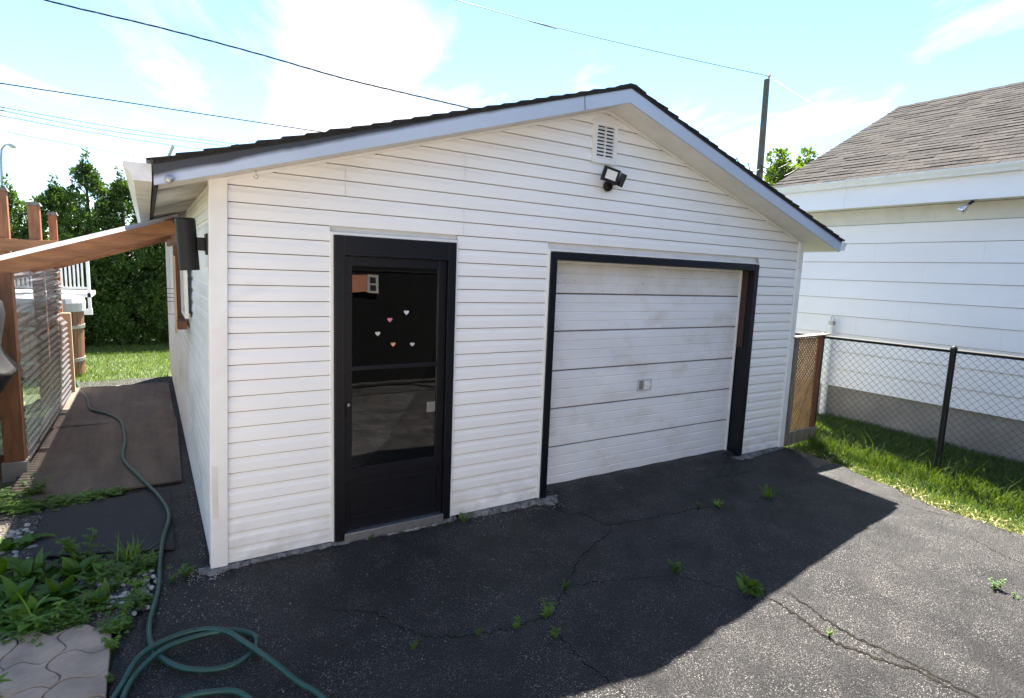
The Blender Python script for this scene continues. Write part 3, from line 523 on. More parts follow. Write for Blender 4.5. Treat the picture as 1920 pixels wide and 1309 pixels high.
HK = tag(MB().tube([on_axis(480, 322, 1, -0.15) + Vector((0, 0, 0.03))] + [on_axis(480, 324, 1, -0.15)] + [on_axis(480, 330, 1, -0.15) + Vector((0.012 * math.sin(a), 0, 0.012 * math.cos(a) - 0.004)) for a in [i * 0.5 for i in range(11)]], 0.0025, 6).build('hook', 'galv', None), 'small open metal hook screwed under the rake fascia', 'hook')
mb = MB(); q = on_axis(318, 336, 1, -0.31); mb.lathe((0, 0, 0), [(0.020, 0), (0.023, 0.01), (0.020, 0.025), (0.008, 0.03)], 14); o = mb.build('round_bracket', 'galv'); o.location = (q.x, -0.306, q.z); o.rotation_euler = (math.pi / 2, 0, 0); tag(o, 'round grey metal knob on the left end of the rake fascia', 'bracket')
RK = thing('wire_rack', 'small rack of thin wires on the side wall by the window', 'rack', (-0.06, 3.0, 1.5))
for i, z in enumerate((1.40, 1.53, 1.57, 1.61, 1.66)): MB().tube([(-0.04, 2.95, z), (-0.2 - 0.02 * (i % 2), 2.95 + 0.03 * i, z + 0.005)], 0.003, 5).build('wire', 'wire', RK)
boxp('rack_strip', (-0.06, 2.93, 1.36), (-0.04, 3.1, 1.70), 'galv', RK)
# ------------------------------------------------------------------ neighbour house
WX = 8.63; NB = thing('neighbour_house', 'white lap sided house with taupe shingle roof behind the chain link fence', 'house', (12.0, -1.6, 0.0))
YN0, YN1 = 1.60, -6.0
boxp('foundation', (WX + 0.02, YN1, -0.2), (15.4, YN0 - 0.02, 0.43), 'found', NB)
boxp('wall_core', (WX + 0.025, YN1 + 0.01, 0.43), (15.37, YN0 - 0.01, 3.2), 'seam', NB)
EXN = 0.272; r = random.Random(5)
for i in range(10):
    z = 0.42 + i * EXN; ys = [YN0]; yy = YN0 - r.uniform(0.3, 1.6)
    js = {0: [-0.3], 1: [0.9, -1.9], 2: [0.05, -2.4], 3: [0.55, -1.2], 4: [-0.15, -2.9], 5: [1.0, -1.6], 6: [-0.25, -2.6], 7: [-0.9, 0.4], 8: [0.95, -1.8], 9: [-0.30, 1.2]}[i]
    ys = sorted([YN0, YN1] + js, reverse=True)
    for a, b in zip(ys, ys[1:]):
        mb = MB(); hx_ = EXN - 0.006 if i < 9 else 0.22
        mb.hexa([(WX - 0.016, b + 0.0007, z), (WX - 0.016, a - 0.0007, z), (WX + 0.022, a - 0.0007, z), (WX + 0.022, b + 0.0007, z), (WX + 0.000, b + 0.0007, z + hx_), (WX + 0.000, a - 0.0007, z + hx_), (WX + 0.022, a - 0.0007, z + hx_), (WX + 0.022, b + 0.0007, z + hx_)])
        mb.build('siding_board', 'house_beige' if i == 9 else 'house_white', NB)
XE = 8.24; ZE = 3.49; SN = 0.508; XRG = 11.98; RY0, RY1 = 1.93, -6.3
boxp('soffit', (XE + 0.03, RY1 + 0.02, 3.095), (WX + 0.02, RY0 - 0.02, 3.11), 'house_beige', NB)
for a, b in ((RY0, 0.72), (0.717, -2.4), (-2.403, RY1)): boxp('fascia', (XE, b, 3.075), (XE + 0.03, a, 3.42), 'house_white', NB)
mb = MB(); pr = [(0, 3.40), (-0.075, 3.40), (-0.085, 3.43), (-0.105, 3.46), (-0.115, 3.485), (-0.115, 3.495), (-0.108, 3.495), (0, 3.47)]; mb.prism([(XE + u - 0.002, RY0, z - 0.035) for u, z in pr], None, (0, RY1 - RY0, 0)); mb.build('gutter', 'trim', NB)
zr = lambda x: ZE + SN * (min(x, 2 * XRG - x) - XE)
mb = MB()
for xa, xb in ((XE - 0.05, XRG), (2 * XRG - XE + 0.05, XRG)):
    za, zb = zr(xa), zr(xb); mb.hexa([(xa, RY1, za - 0.05), (xb, RY1, zb - 0.05), (xb, RY0, zb - 0.05), (xa, RY0, za - 0.05), (xa, RY1, za), (xb, RY1, zb), (xb, RY0, zb), (xa, RY0, za)])
mb.build('roof_deck', 'roof_under', NB)
mb = MB(); mb.beam((XE - 0.03, RY0 - 0.03, zr(XE - 0.03) - 0.13), (XRG, RY0 - 0.03, zr(XRG) - 0.13), 0.03, 0.14); mb.build('rake_board', 'house_white', NB)
mb = MB(); mb.prism([(WX + 0.03, YN0 - 0.05, 3.2), (15.36, YN0 - 0.05, 3.2), (XRG, YN0 - 0.05, zr(XRG) - 0.06)], None, (0, 0.04, 0)); mb.build('gable_wall', 'house_white', NB)
# shingles: real tabs, the 300 largest in view as parts, the rest joined
tw, exs = 0.30, 0.142; cosn = 1 / math.hypot(1, SN); tabs = []
nrow = int((XRG - XE + 0.06) / (exs * cosn)) + 1
for i in range(nrow):
    x0 = XE - 0.06 + i * exs * cosn; off = (0.5 * (i % 2) + 0.17 * ((i * 7) % 5) / 5) * tw; y0 = RY0 + 0.015
    yy = y0; first = True
    while yy > RY1:
        wd = (tw - off if first and off > 0.05 else tw); first = False; y2 = max(yy - wd, RY1)
        tabs.append((x0, yy - 0.002, y2 + 0.002)); yy = y2
tabm = {}
def tab_geo(x0, ya, yb, h):
    x1 = min(x0 + exs * cosn * 1.25, XRG); return [(x0, yb, zr(x0) + 0.004), (x1, yb, zr(x1) + 0.001), (x1, ya, zr(x1) + 0.001), (x0, ya, zr(x0) + 0.004), (x0, yb, zr(x0) + h), (x1, yb, zr(x1) + 0.004), (x1, ya, zr(x1) + 0.004), (x0, ya, zr(x0) + h)]
def scr(p):
    d = Vector(p) - CAM; zz = d.dot(FWD); return (960 + F_PX * d.dot(RIGHT) / zz, 654.5 - F_PX * d.dot(UPV) / zz, zz)
vis = []; rest = []
for t in tabs:
    s_ = scr((t[0], (t[1] + t[2]) / 2, zr(t[0])))
    (vis if s_[2] > 0 and -20 < s_[0] < 1960 and -20 < s_[1] < 1330 else rest).append((s_[2], t))
vis.sort(); rest += vis[298:]; vis = vis[:298]
for d_, t in vis: MB().hexa(tab_geo(*t, rnd.choice((0.010, 0.012, 0.015, 0.019)))).build('shingle', 'roof_grey', NB)
mb = MB()
for d_, t in rest: mb.hexa(tab_geo(*t, rnd.choice((0.010, 0.012, 0.015, 0.019))))
stuff(mb.build('shingles', 'roof_grey', NB))
mb = MB()
yy = RY0
while yy > RY1: mb.hexa([(XRG - 0.13, yy - 0.30, zr(XRG - 0.13) + 0.012), (XRG + 0.13, yy - 0.30, zr(XRG + 0.13) + 0.012), (XRG + 0.13, yy, zr(XRG + 0.13) + 0.018), (XRG - 0.13, yy, zr(XRG - 0.13) + 0.018), (XRG - 0.02, yy - 0.30, zr(XRG) + 0.012), (XRG + 0.02, yy - 0.30, zr(XRG) + 0.012), (XRG + 0.02, yy, zr(XRG) + 0.022), (XRG - 0.02, yy, zr(XRG) + 0.022)]); yy -= 0.28
mb.build('ridge_cap', 'roof_grey', NB)
SP = thing('spot_lamp', 'bare reflector spot bulb hanging below the neighbour house fascia', 'lamp', (8.34, -0.62, 3.09))
q = on_axis(1826, 375, 0, 8.34); q2 = on_axis(1805, 392, 0, 8.30); q.z = min(q.z, 3.09)
MB().tube([(q.x, q.y, 3.094), (q.x, q.y, 3.07)], 0.04, 14).build('base_plate', 'galv', SP); MB().tube([(q.x, q.y, 3.07), q.lerp(q2, 0.5)], 0.018, 10).build('socket', 'black_metal', SP)
dv = (q2 - q).normalized(); p0 = q.lerp(q2, 0.45); MB().tube([p0, p0 + dv * 0.03, p0 + dv * 0.08, p0 + dv * 0.11, p0 + dv * 0.118], 0.03, 14, rs=[0.018, 0.024, 0.05, 0.055, 0.045]).build('bulb', 'chrome', SP, smooth=True)
PP = thing('white_pipe', 'white vertical pipe with metal cap against the neighbour foundation', 'pipe', (8.53, 0.86, 0.0))
MB().tube([(8.53, 0.86, -0.05), (8.53, 0.86, 1.36)], 0.045, 14).build('pipe', 'white_vin', PP); MB().tube([(8.53, 0.86, 1.36), (8.53, 0.86, 1.42)], 0.048, 14).build('cap', 'galv', PP); MB().tube([(8.53, 0.84, 1.42), (8.53, 0.84, 1.48), (8.53, 0.86, 1.50), (8.53, 0.88, 1.48), (8.53, 0.88, 1.42)], 0.006, 6).build('loop', 'galv', PP)
# ------------------------------------------------------------------ chain link fence
CF = thing('chain_link_fence', 'black chain link fence between driveway lawn and white neighbour house', 'fence', (6.95, -1.32, -0.05))
FA, FB = Vector((6.80, 3.2, 0)), Vector((7.10, -4.2, 0))
def fx(y): return 6.87 + (0.05 - y) * (0.11 / 1.37)
for yp in (0.05, -1.32, -3.6, 2.4):
    x = fx(yp); h = 1.345; p_ = MB().tube([(x, yp, -0.2), (x, yp, h)], 0.030 if yp < 0 else 0.026, 12).build('post', 'black_metal', CF, smooth=False)
    MB().lathe((x, yp, h), [(0.034, -0.03), (0.034, 0.0), (0.022, 0.018), (0.006, 0.026)], 12).build('post_cap', 'black_metal', p_)
MB().tube([(fx(3.2) - 0.0, 3.2, 1.322), (fx(-4.2), -4.2, 1.312)], 0.021, 10).build('top_rail', 'black_metal', CF)
mb = MB(); dia = 0.080; zb, zt_ = 0.02, 1.31; nz = int((zt_ - zb) / (dia / 2)); yy = 3.15; ci = 0
while yy > -4.2:
    pts = []
    for j in range(nz + 1):
        sgn = 1 if j % 2 else -1; y_ = yy + sgn * dia / 4; pts.append((fx(y_) - 0.024 + 0.0025 * sgn * (1 if ci % 2 else -1), y_, zb + j * dia / 2))
    if ci % 2: pts = [(p[0], 2 * yy - p[1], p[2]) for p in pts]
    mb.tube(pts, 0.0023, 4, caps=False); yy -= dia / 2; ci += 1
mb.build('wire_mesh', 'black_metal', CF)
MB().tube([(fx(3.1) - 0.024, 3.1, 0.06), (fx(-4.1) - 0.024, -4.1, 0.05)], 0.002, 4).build('tension_wire', 'black_metal', CF)
# ------------------------------------------------------------------ lattice panel
LP = thing('lattice_panel', 'tan wooden lattice panel framed in grey boards between garage and fence', 'lattice', (6.48, 0.03, 0.0))
LX0, LX1, LZ0, LZ1 = 6.155, 6.825, 0.17, 1.315
boxp('side_board', (6.175, -0.01, 0.0), (6.265, 0.03, LZ1), 'grey_wood', LP, 0.003); boxp('side_board', (6.142, 0.0, -0.02), (6.173, 0.04, 1.30), 'rust_wood', LP, 0.003); boxp('side_board', (6.735, 0.005, 0.16), (6.815, 0.045, LZ1), 'rust_wood', LP, 0.003)
mb = MB(); mb.hexa([(6.20, -0.012, -0.015), (6.83, -0.012, 0.02), (6.83, 0.02, 0.02), (6.20, 0.02, -0.015), (6.20, -0.012, 0.155), (6.83, -0.012, 0.165), (6.83, 0.02, 0.165), (6.20, 0.02, 0.155)]); mb.build('bottom_board', 'grey_wood', LP, bevel=0.003)
mb = MB(); mb.hexa([(6.12, -0.04, 1.32), (6.86, -0.05, 1.345), (6.86, 0.06, 1.345), (6.12, 0.06, 1.32), (6.12, -0.04, 1.338), (6.86, -0.05, 1.363), (6.86, 0.06, 1.363), (6.12, 0.06, 1.338)]); mb.build('top_board', 'grey_wood', LP, bevel=0.002)
lx0, lx1, lz0, lz1 = 6.262, 6.74, 0.15, 1.318; step = 0.0555
for s, yo in ((1, 0.026), (-1, 0.034)):
    c0 = lx0 - (lz1 - lz0) if s > 0 else lx0
    kk = 0
    while True:
        cc = c0 + kk * step * 1.0; kk += 1
        if cc > (lx1 if s > 0 else lx1 + (lz1 - lz0)): break
        # line x = cc + s*(z-lz0)
        za = max(lz0, lz0 + ((lx0 - cc) if s > 0 else (cc - lx1))); zb_ = min(lz1, lz0 + ((lx1 - cc) if s > 0 else (cc - lx0)))
        if zb_ - za < 0.02: continue
        MB().beam((cc + s * (za - lz0), yo, za), (cc + s * (zb_ - lz0), yo, zb_), 0.0275, 0.006, (s, 0, 1)) if False else None
        mb = MB(); hw = 0.0112 / math.sqrt(2); a = (cc + s * (za - lz0), za); b = (cc + s * (zb_ - lz0), zb_)
        mb.hexa([(a[0] - hw, yo - 0.003, a[1] + s * hw), (a[0] + hw, yo - 0.003, a[1] - s * hw), (a[0] + hw, yo + 0.003, a[1] - s * hw), (a[0] - hw, yo + 0.003, a[1] + s * hw), (b[0] - hw, yo - 0.003, b[1] + s * hw), (b[0] + hw, yo - 0.003, b[1] - s * hw), (b[0] + hw, yo + 0.003, b[1] - s * hw), (b[0] - hw, yo + 0.003, b[1] + s * hw)])
        mb.build('slat', 'lattice', LP)
# ------------------------------------------------------------------ lean-to with corrugated plastic on the left
LT = thing('lean_to', 'brown wooden lean-to with clear corrugated plastic roof beside garage', 'lean-to', (-1.4, 2.7, -0.03))
def zs(x): return 2.375 + 0.348 * (x + 0.10)
for yb in (2.66, 4.3, 5.9): MB().beam((-2.2, yb, zs(-2.2) - 0.085), (-0.10, yb, zs(-0.10) - 0.085), 0.04, 0.135).build('rafter', 'cedar', LT, bevel=0.003)
boxp('ledger', (-0.10, 2.62, 2.06), (-0.045, 2.72, 2.27), 'cedar', LT); boxp('ledger', (-0.095, 2.72, 2.15), (-0.052, 6.0, 2.26), 'cedar', LT)
PW = boxp('post', (-1.50, 2.62, 0.10), (-1.355, 2.76, 1.80), 'post_wood', LT, 0.004); MB().box((-1.52, 2.60, -0.12), (-1.34, 2.78, 0.10)).build('footing', 'found', PW, bevel=0.01)
boxp('post', (-1.50, 5.85, -0.1), (-1.40, 5.95, 1.80), 'post_wood', LT)
def sheet(name, P0, U, V, nu, nv, amp, pitch, noise, seed, m='poly', parent=None, along='v'):
    """corrugated sheet: ridges run along U, waves across V"""
    P0, U, V = Vector(P0), Vector(U), Vector(V); nrm = U.cross(V).normalized(); L = []; lv = V.length; r = random.Random(seed)
    for j in range(nv + 1):
        for i in range(nu + 1):
            u, v = i / nu, j / nv; d = amp * math.sin(2 * math.pi * v * lv / pitch) + noise * (math.sin(u * 9 + v * 13 + seed) + 0.6 * math.sin(u * 17 - v * 7 + seed * 2))
            L.append(P0 + U * u + V * (v + noise * 0.4 * math.sin(u * 7 + seed)) + nrm * d)
    f = [(j * (nu + 1) + i, j * (nu + 1) + i + 1, (j + 1) * (nu + 1) + i + 1, (j + 1) * (nu + 1) + i) for j in range(nv) for i in range(nu)]
    mb = MB(); mb.add(L, f); return mb.build(name, m, parent, smooth=True)
sheet('roof_sheet', (-2.3, 2.52, zs(-2.3) + 0.012), (2.22, 0, 2.22 * 0.348), (0, 3.7, 0), 6, 300, 0.012, 0.076, 0.0, 1, m='poly_roof', parent=LT)
sheet('wall_sheet', (-1.345, 2.72, 0.06), (0, 3.55, -0.05), (0, 0, 1.06), 40, 140, 0.015, 0.076, 0.003, 3, parent=LT)
sheet('wall_sheet', (-1.40, 2.80, 1.08), (0, 3.4, -0.02), (0.02, 0, 0.42), 50, 60, 0.016, 0.078, 0.010, 5, parent=LT)
sheet('wall_sheet', (-1.375, 2.80, 1.42), (0, 3.4, 0.0), (-0.03, 0, 0.42), 50, 60, 0.016, 0.078, 0.012, 8, parent=LT)
for k_, (z0, z1) in enumerate(((-0.04, 0.10), )):
    for a, b in ((2.78, 4.2), (4.21, 5.5), (5.51, 6.3)): boxp('base_board', (-1.40, a, z0), (-1.362, b, z1), 'rust_wood', LT)
boxp('end_board', (-1.42, 6.30, 0.0), (-1.30, 6.36, 1.15), 'board_light', LT); 
mb = MB(); mb.hexa([(-1.40, 6.36, 0.02), (-1.385, 6.36, 0.02), (-1.385, 7.2, 0.02), (-1.40, 7.2, 0.02), (-1.40, 6.36, 1.1), (-1.385, 6.36, 1.1), (-1.385, 6.75, 0.95), (-1.40, 6.75, 0.95)]); mb.build('end_board', 'board_light', LT)
SK = thing('slat_screen', 'brown slatted wooden screen left of the lean-to post', 'screen', (-2.0, 2.66, -0.03))
for i in range(22):
    x = -1.53 - i * 0.045; boxp('slat', (x - 0.033, 2.645 + rnd.uniform(-0.004, 0.004), -0.06), (x, 2.665, 0.62 + rnd.uniform(-0.01, 0.01)), 'rust_wood', SK)
boxp('rail', (-2.55, 2.667, 0.08), (-1.51, 2.70, 0.16), 'rust_wood', SK); boxp('rail', (-2.55, 2.667, 0.48), (-1.51, 2.70, 0.56), 'rust_wood', SK)
# covered barbecue
BB = thing('covered_barbecue', 'charcoal covered barbecue standing beside the lean-to post', 'barbecue', (-1.95, 1.98, -0.03))
secs = [(-0.02, 0.40, 0.26), (0.40, 0.41, 0.27), (0.70, 0.46, 0.28), (0.94, 0.60, 0.285), (1.02, 0.655, 0.285), (1.045, 0.66, 0.285), (1.06, 0.645, 0.28), (1.16, 0.575, 0.27), (1.22, 0.555, 0.265), (1.30, 0.57, 0.26), (1.48, 0.60, 0.25), (1.58, 0.59, 0.235), (1.65, 0.53, 0.19), (1.675, 0.42, 0.12)]
L = []; nn = 40
for z, a, b in secs:
    for j in range(nn):
        t = 2 * math.pi * j / nn; ct, st_ = math.cos(t), math.sin(t); e = 0.28; wv = 0.010 * math.sin(j * 1.9 + z * 3) * max(0, 1.2 - z)
        L.append((-1.93 + (a + wv) * math.copysign(abs(ct) ** e, ct), 1.98 + (b + wv) * math.copysign(abs(st_) ** e, st_), z))
mb = MB(); mb.add(L, [(i * nn + j, i * nn + (j + 1) % nn, (i + 1) * nn + (j + 1) % nn, (i + 1) * nn + j) for i in range(len(secs) - 1) for j in range(nn)] + [tuple(range(nn))[::-1], tuple((len(secs) - 1) * nn + j for j in range(nn))]); mb.build('cover', 'fabric', BB, smooth=True)
mb = MB(); mb.lathe((-2.4, 1.75, 0.04), [(0.03, -0.08), (0.03, 0.0)], 10); mb.build('caster', 'black_metal', BB)
# ------------------------------------------------------------------ plywood, mat, hose, pavers
for i, (y0, y1, sk) in enumerate(((1.78, 4.2, 0.02), (4.21, 6.62, -0.01))):
    mb = MB(); x0, x1, z = -1.335, -0.125, -0.012; mb.hexa([(x0 - 0.06 * (i == 0), y0 - 0.05, z), (x1 - 0.03 * (i == 0), y0, z), (x1 + sk, y1, z), (x0 + sk, y1, z), (x0 - 0.06 * (i == 0), y0 - 0.05, z + 0.016), (x1 - 0.03 * (i == 0), y0, z + 0.016), (x1 + sk, y1, z + 0.016), (x0 + sk, y1, z + 0.016)])
    tag(mb.build('plywood_sheet', 'ply'), ('worn brown plywood sheet on the side path nearest the rubber mat', 'worn brown plywood sheet on the side path next to the back lawn')[i], 'plywood')
mb = MB(); mb.hexa([(-1.09, 0.72, -0.028), (-0.26, 0.42, -0.028), (-0.25, 1.66, -0.028), (-1.10, 1.60, -0.028), (-1.09, 0.72, -0.014), (-0.26, 0.42, -0.014), (-0.25, 1.66, -0.014), (-1.10, 1.60, -0.014)]); tag(mb.build('rubber_mat', 'rubber', bevel=0.004), 'flat black rubber mat on the path before the plywood', 'mat')
hp = [(-1.36, 7.2), (-1.277, 6.661), (-1.108, 5.636), (-1.022, 4.951), (-0.819, 4.57), (-0.678, 4.101), (-0.619, 3.258), (-0.614, 2.587), (-0.477, 1.962), (-0.331, 1.415), (-0.278, 0.981), (-0.325, 0.559), (-0.35, 0.234), (-0.364, -0.113), (-0.412, -0.487), (-0.389, -0.717), (-0.3, -0.896), (-0.168, -1.0), (-0.049, -1.017), (0.05, -0.95), (0.075, -0.85), (0.03, -0.77), (-0.06, -0.745), (-0.196, -0.725), (-0.36, -0.765), (-0.47, -0.88), (-0.515, -1.03), (-0.49, -1.17), (-0.40, -1.22), (-0.277, -1.15), (-0.158, -1.169), (-0.051, -1.234), (0.0, -1.4), (-0.1, -1.55), (-0.35, -1.6), (-0.58, -1.4), (-0.60, -1.15), (-0.525, -0.93), (-0.45, -0.775), (-0.317, -0.694), (-0.169, -0.690), (-0.062, -0.765), (0.015, -0.907), (0.111, -1.115), (0.203, -1.289), (0.30, -1.5), (0.5, -2.2), (1.0, -3.2)]
def catmull(P, n=8):
    out = []
    for i in range(len(P) - 1):
        p0, p1, p2, p3 = [np.array(P[max(0, min(len(P) - 1, i + k))]) for k in (-1, 0, 1, 2)]
        for t in np.linspace(0, 1, n, endpoint=False): out.append(0.5 * ((2 * p1) + (-p0 + p2) * t + (2 * p0 - 5 * p1 + 4 * p2 - p3) * t * t + (-p0 + 3 * p1 - 3 * p2 + p3) * t ** 3))
    return out + [np.array(P[-1])]
hz_ = []
for i, (x, y) in enumerate(hp):
    lift = 0.018 + (0.0 if not (38 <= i <= 43) else 0.028) + (0.018 if i in (22, 23, 24) else 0)
    base = gz(x, y)
    if 1.75 < y < 6.65: base = 0.006
    if 0.4 < y < 1.7: base = -0.012
    hz_.append((x, y, base + lift))
tag(MB().tube([tuple(p) for p in catmull(hz_)], 0.0145, 10).build('garden_hose', 'hose', smooth=True), 'dark green garden hose looped on the asphalt and running along the plywood', 'hose')
# flagstone patio corner, enlarged out of view to bounce warm light: irregular stones with recessed joints
PA = struct(MB().hexa([(-4.5, -6.3, -0.5), (-0.585, -6.3, -0.5), (-0.575, -0.345, -0.16), (-4.5, -0.02, -0.16), (-4.5, -6.3, -0.214), (-0.585, -6.3, -0.214), (-0.585, -0.355, -0.036), (-4.5, -0.02, -0.028)]).build('patio', 'grout'))
cells = {}; prr = random.Random(3); gx, gy = 0.235, 0.20
nodes = {(i, j): (-0.58 - i * gx + (prr.uniform(-0.045, 0.045) if i else 0), -0.36 - j * gy + prr.uniform(-0.035, 0.035) if j else -0.355 + 0.05 * i) for i in range(16) for j in range(18)}
def wavy(a, b, key, n=7):
    r = random.Random(str(sorted((a, b)))); ph = r.uniform(0, 6); am = 0.032 if key else 0.0; pa, pb = nodes[a], nodes[b]; fl = 1 if a < b else -1; d = (pb[0] - pa[0], pb[1] - pa[1]); L_ = math.hypot(*d); out = []
    for k in range(n):
        t = k / n; tt = t if fl > 0 else 1 - t; o_ = am * math.sin(2 * math.pi * tt) * fl * (1 if ph > 3 else -1); out.append((pa[0] + d[0] * t - d[1] / L_ * o_, pa[1] + d[1] * t + d[0] / L_ * o_))
    return out
for i in range(15):
    for j in range(17):
        c = [(i, j), (i, j + 1), (i + 1, j + 1), (i + 1, j)]; P = []
        for a, b in zip(c, c[1:] + c[:1]): P += wavy(a, b, not (a[0] == b[0] == 0))
        cx = sum(p[0] for p in P) / len(P); cy = sum(p[1] for p in P) / len(P); hz0 = prr.uniform(-0.002, 0.004)
        sh = [(cx + (p[0] - cx) * 0.972, cy + (p[1] - cy) * 0.972) for p in P]; sh2 = [(cx + (p[0] - cx) * 0.945, cy + (p[1] - cy) * 0.945) for p in P]; n = len(P); zf = lambda p: gz(p[0], p[1]) + 0.012 + hz0
        mb = MB(); mb.add([(p[0], p[1], zf(p) - 0.03) for p in sh] + [(p[0], p[1], zf(p) - 0.004) for p in sh] + [(p[0], p[1], zf(p)) for p in sh2] + [(cx, cy, zf((cx, cy)) + 0.001)], [(q, (q + 1) % n, n + (q + 1) % n, n + q) for q in range(n)] + [(n + q, n + (q + 1) % n, 2 * n + (q + 1) % n, 2 * n + q) for q in range(n)] + [(2 * n + q, 2 * n + (q + 1) % n, 3 * n) for q in range(n)])
        mb.build('flagstone', 'paver', PA)
# ------------------------------------------------------------------ vegetation helpers
def leaf_strip(L, Fc, base, dirv, length, width, droop, n=4, fold=0.25, lobed=0.0):
    d = Vector(dirv).normalized(); side = d.cross(Vector((0, 0, 1)))
    side = side.normalized() if side.length > 1e-4 else Vector((1, 0, 0)); p = Vector(base); o = len(L)
    for i in range(n + 1):
        t = i / n; wd = width * (math.sin(math.pi * (0.08 + 0.92 * t) ** 0.85) if t < 1 else 0.02) * (1 + lobed * (-1) ** i) * 0.5 + 0.0008
        up = side.cross(d).normalized(); L += [p - side * wd + up * wd * fold, p + Vector((0, 0, 0)), p + side * wd + up * wd * fold]
        d = (d + Vector((0, 0, -droop / n))).normalized(); p = p + d * (length / n)
    for i in range(n): a = o + i * 3; Fc += [(a, a + 1, a + 4, a + 3), (a + 1, a + 2, a + 5, a + 4)]
def weed(loc, kind, size, seed, label, name='weed', m=None, group=None):
    r = random.Random(seed); L = []; Fc = []; x, y = loc; z = gz(x, y) - 0.004
    if kind == 'rosette':
        for i in range(14):
            a = r.uniform(0, 6.28); e = r.uniform(0.25, 1.15); leaf_strip(L, Fc, (x, y, z), (math.cos(a) * math.cos(e), math.sin(a) * math.cos(e), math.sin(e)), size * r.uniform(0.6, 1.1), size * 0.2, r.uniform(0.5, 1.2), 6, 0.3, 0.22)
    elif kind == 'stem':
        for s in range(5):
            a = r.uniform(0, 6.28); h = size * r.uniform(0.5, 1.1); top = Vector((x + math.cos(a) * h * 0.45, y + math.sin(a) * h * 0.45, z + h * 0.8)); b0 = Vector((x + r.uniform(-.01, .01), y + r.uniform(-.01, .01), z))
            for k in range(7):
                p = b0.lerp(top, (k + 0.6) / 7)
                for q in range(2): a2 = r.uniform(0, 6.28); leaf_strip(L, Fc, p, (math.cos(a2), math.sin(a2), r.uniform(0.0, 0.8)), size * r.uniform(0.16, 0.30), size * 0.11, 0.5, 3, 0.2)
            o = len(L); s_ = Vector((0.002, 0, 0)); L += [b0 - s_, b0 + s_, top + s_, top - s_]; Fc.append((o, o + 1, o + 2, o + 3))
    elif kind == 'dock':
        for i in range(30):
            a = r.uniform(0, 6.28); e = r.uniform(0.3, 1.4); leaf_strip(L, Fc, (x + r.uniform(-.06, .06), y + r.uniform(-.06, .06), z), (math.cos(a) * math.cos(e), math.sin(a) * math.cos(e), math.sin(e)), size * r.uniform(0.28, 0.72), size * r.uniform(0.18, 0.34), r.uniform(0.6, 1.9), 8, 0.25, 0.05)
    elif kind == 'grass':
        for i in range(40):
            a = r.uniform(0, 6.28); e = r.uniform(0.6, 1.45); leaf_strip(L, Fc, (x + r.gauss(0, size * .12), y + r.gauss(0, size * .12), z), (math.cos(a) * math.cos(e), math.sin(a) * math.cos(e), math.sin(e)), size * r.uniform(0.5, 1.2), 0.008, r.uniform(0.3, 1.2), 4, 0.1)
    mb = MB(); mb.add(L, Fc); o = mb.build(name, m or 'leaf'); return tag(o, label, 'weed', group)
WD = [((4.57, -0.868), 'grass', 0.15, 'bushy grassy weed on shaded asphalt before the garage door'), ((3.933, -0.803), 'grass', 0.08, 'thin low grassy weed in the crack before the garage door'), ((3.753, -0.755), 'stem', 0.07, 'tiny leafy weed beside the thin grassy weed in the crack'),
      ((2.716, -1.405), 'stem', 0.12, 'small upright weed alone in the shade above the crack'), ((3.009, -1.797), 'dock', 0.17, 'broad leaved weed at the shadow edge where the cracks begin'), ((1.895, -1.216), 'stem', 0.075, 'small weed at the bend of the long shaded crack'),
      ((1.60, -1.40), 'stem', 0.11, 'largest leafy weed of the cluster on the long shaded crack'), ((1.535, -1.588), 'stem', 0.08, 'round weed just below the weed cluster on the crack'), ((1.392, -1.417), 'stem', 0.075, 'low spreading weed next to the cluster on the crack'),
      ((1.155, -1.368), 'stem', 0.05, 'tiny weed on the crack towards the hose'), ((4.622, -2.618), 'stem', 0.10, 'upright pale weed on the sunlit asphalt'), ((4.599, -2.74), 'stem', 0.05, 'tiny dry weed beside the pale weed on sunlit asphalt'),
      ((1.74, -0.085), 'stem', 0.10, 'weed at the foot of the siding right of the entry door'), ((1.60, -0.08), 'stem', 0.06, 'small weed at the right foot of the entry door frame'), ((0.967, -0.06), 'stem', 0.065, 'small weed growing at the entry door threshold'),
      ((-0.205, 0.02), 'stem', 0.11, 'weed at the foot of the white corner trim'), ((-0.29, -0.02), 'stem', 0.07, 'small weed between the hose and the corner trim'), ((0.798, -1.296), 'stem', 0.05, 'faint dark weed on shaded asphalt near the hose loop'), ((3.016, -2.332), 'stem', 0.05, 'yellowish weed in the sunlit crack')]
for i, (l, k_, s, lab) in enumerate(WD): weed(l, k_, s, 100 + i, lab)
# weedy garden bed
BED = MB(); rows = []
for i in range(26):
    y = -0.36 + i * 0.08; xl = -2.6; xr = lerp([(-0.36, -0.57), (-0.3, -0.45), (0.3, -0.38), (0.42, -0.80), (0.75, -1.07), (1.6, -1.12), (1.7, -1.42)], y); rows.append([(xl + (xr - xl) * k / 16, y, gz(0, y) + 0.004 + 0.014 * wob(xl + k * 0.4 + y * 3) * (k < 15)) for k in range(17)])
BED.add(*loft(rows)); struct(BED.build('garden_bed', 'soil', smooth=True))
GP = [((-0.98, -0.10), 0.30), ((-1.10, 0.12), 0.34), ((-0.85, 0.05), 0.28), ((-0.80, 0.35), 0.26), ((-1.02, 0.42), 0.30), ((-0.68, -0.12), 0.22), ((-1.18, 0.95), 0.26), ((-0.66, 0.22), 0.22), ((-1.28, -0.15), 0.32), ((-1.25, 0.55), 0.30)]
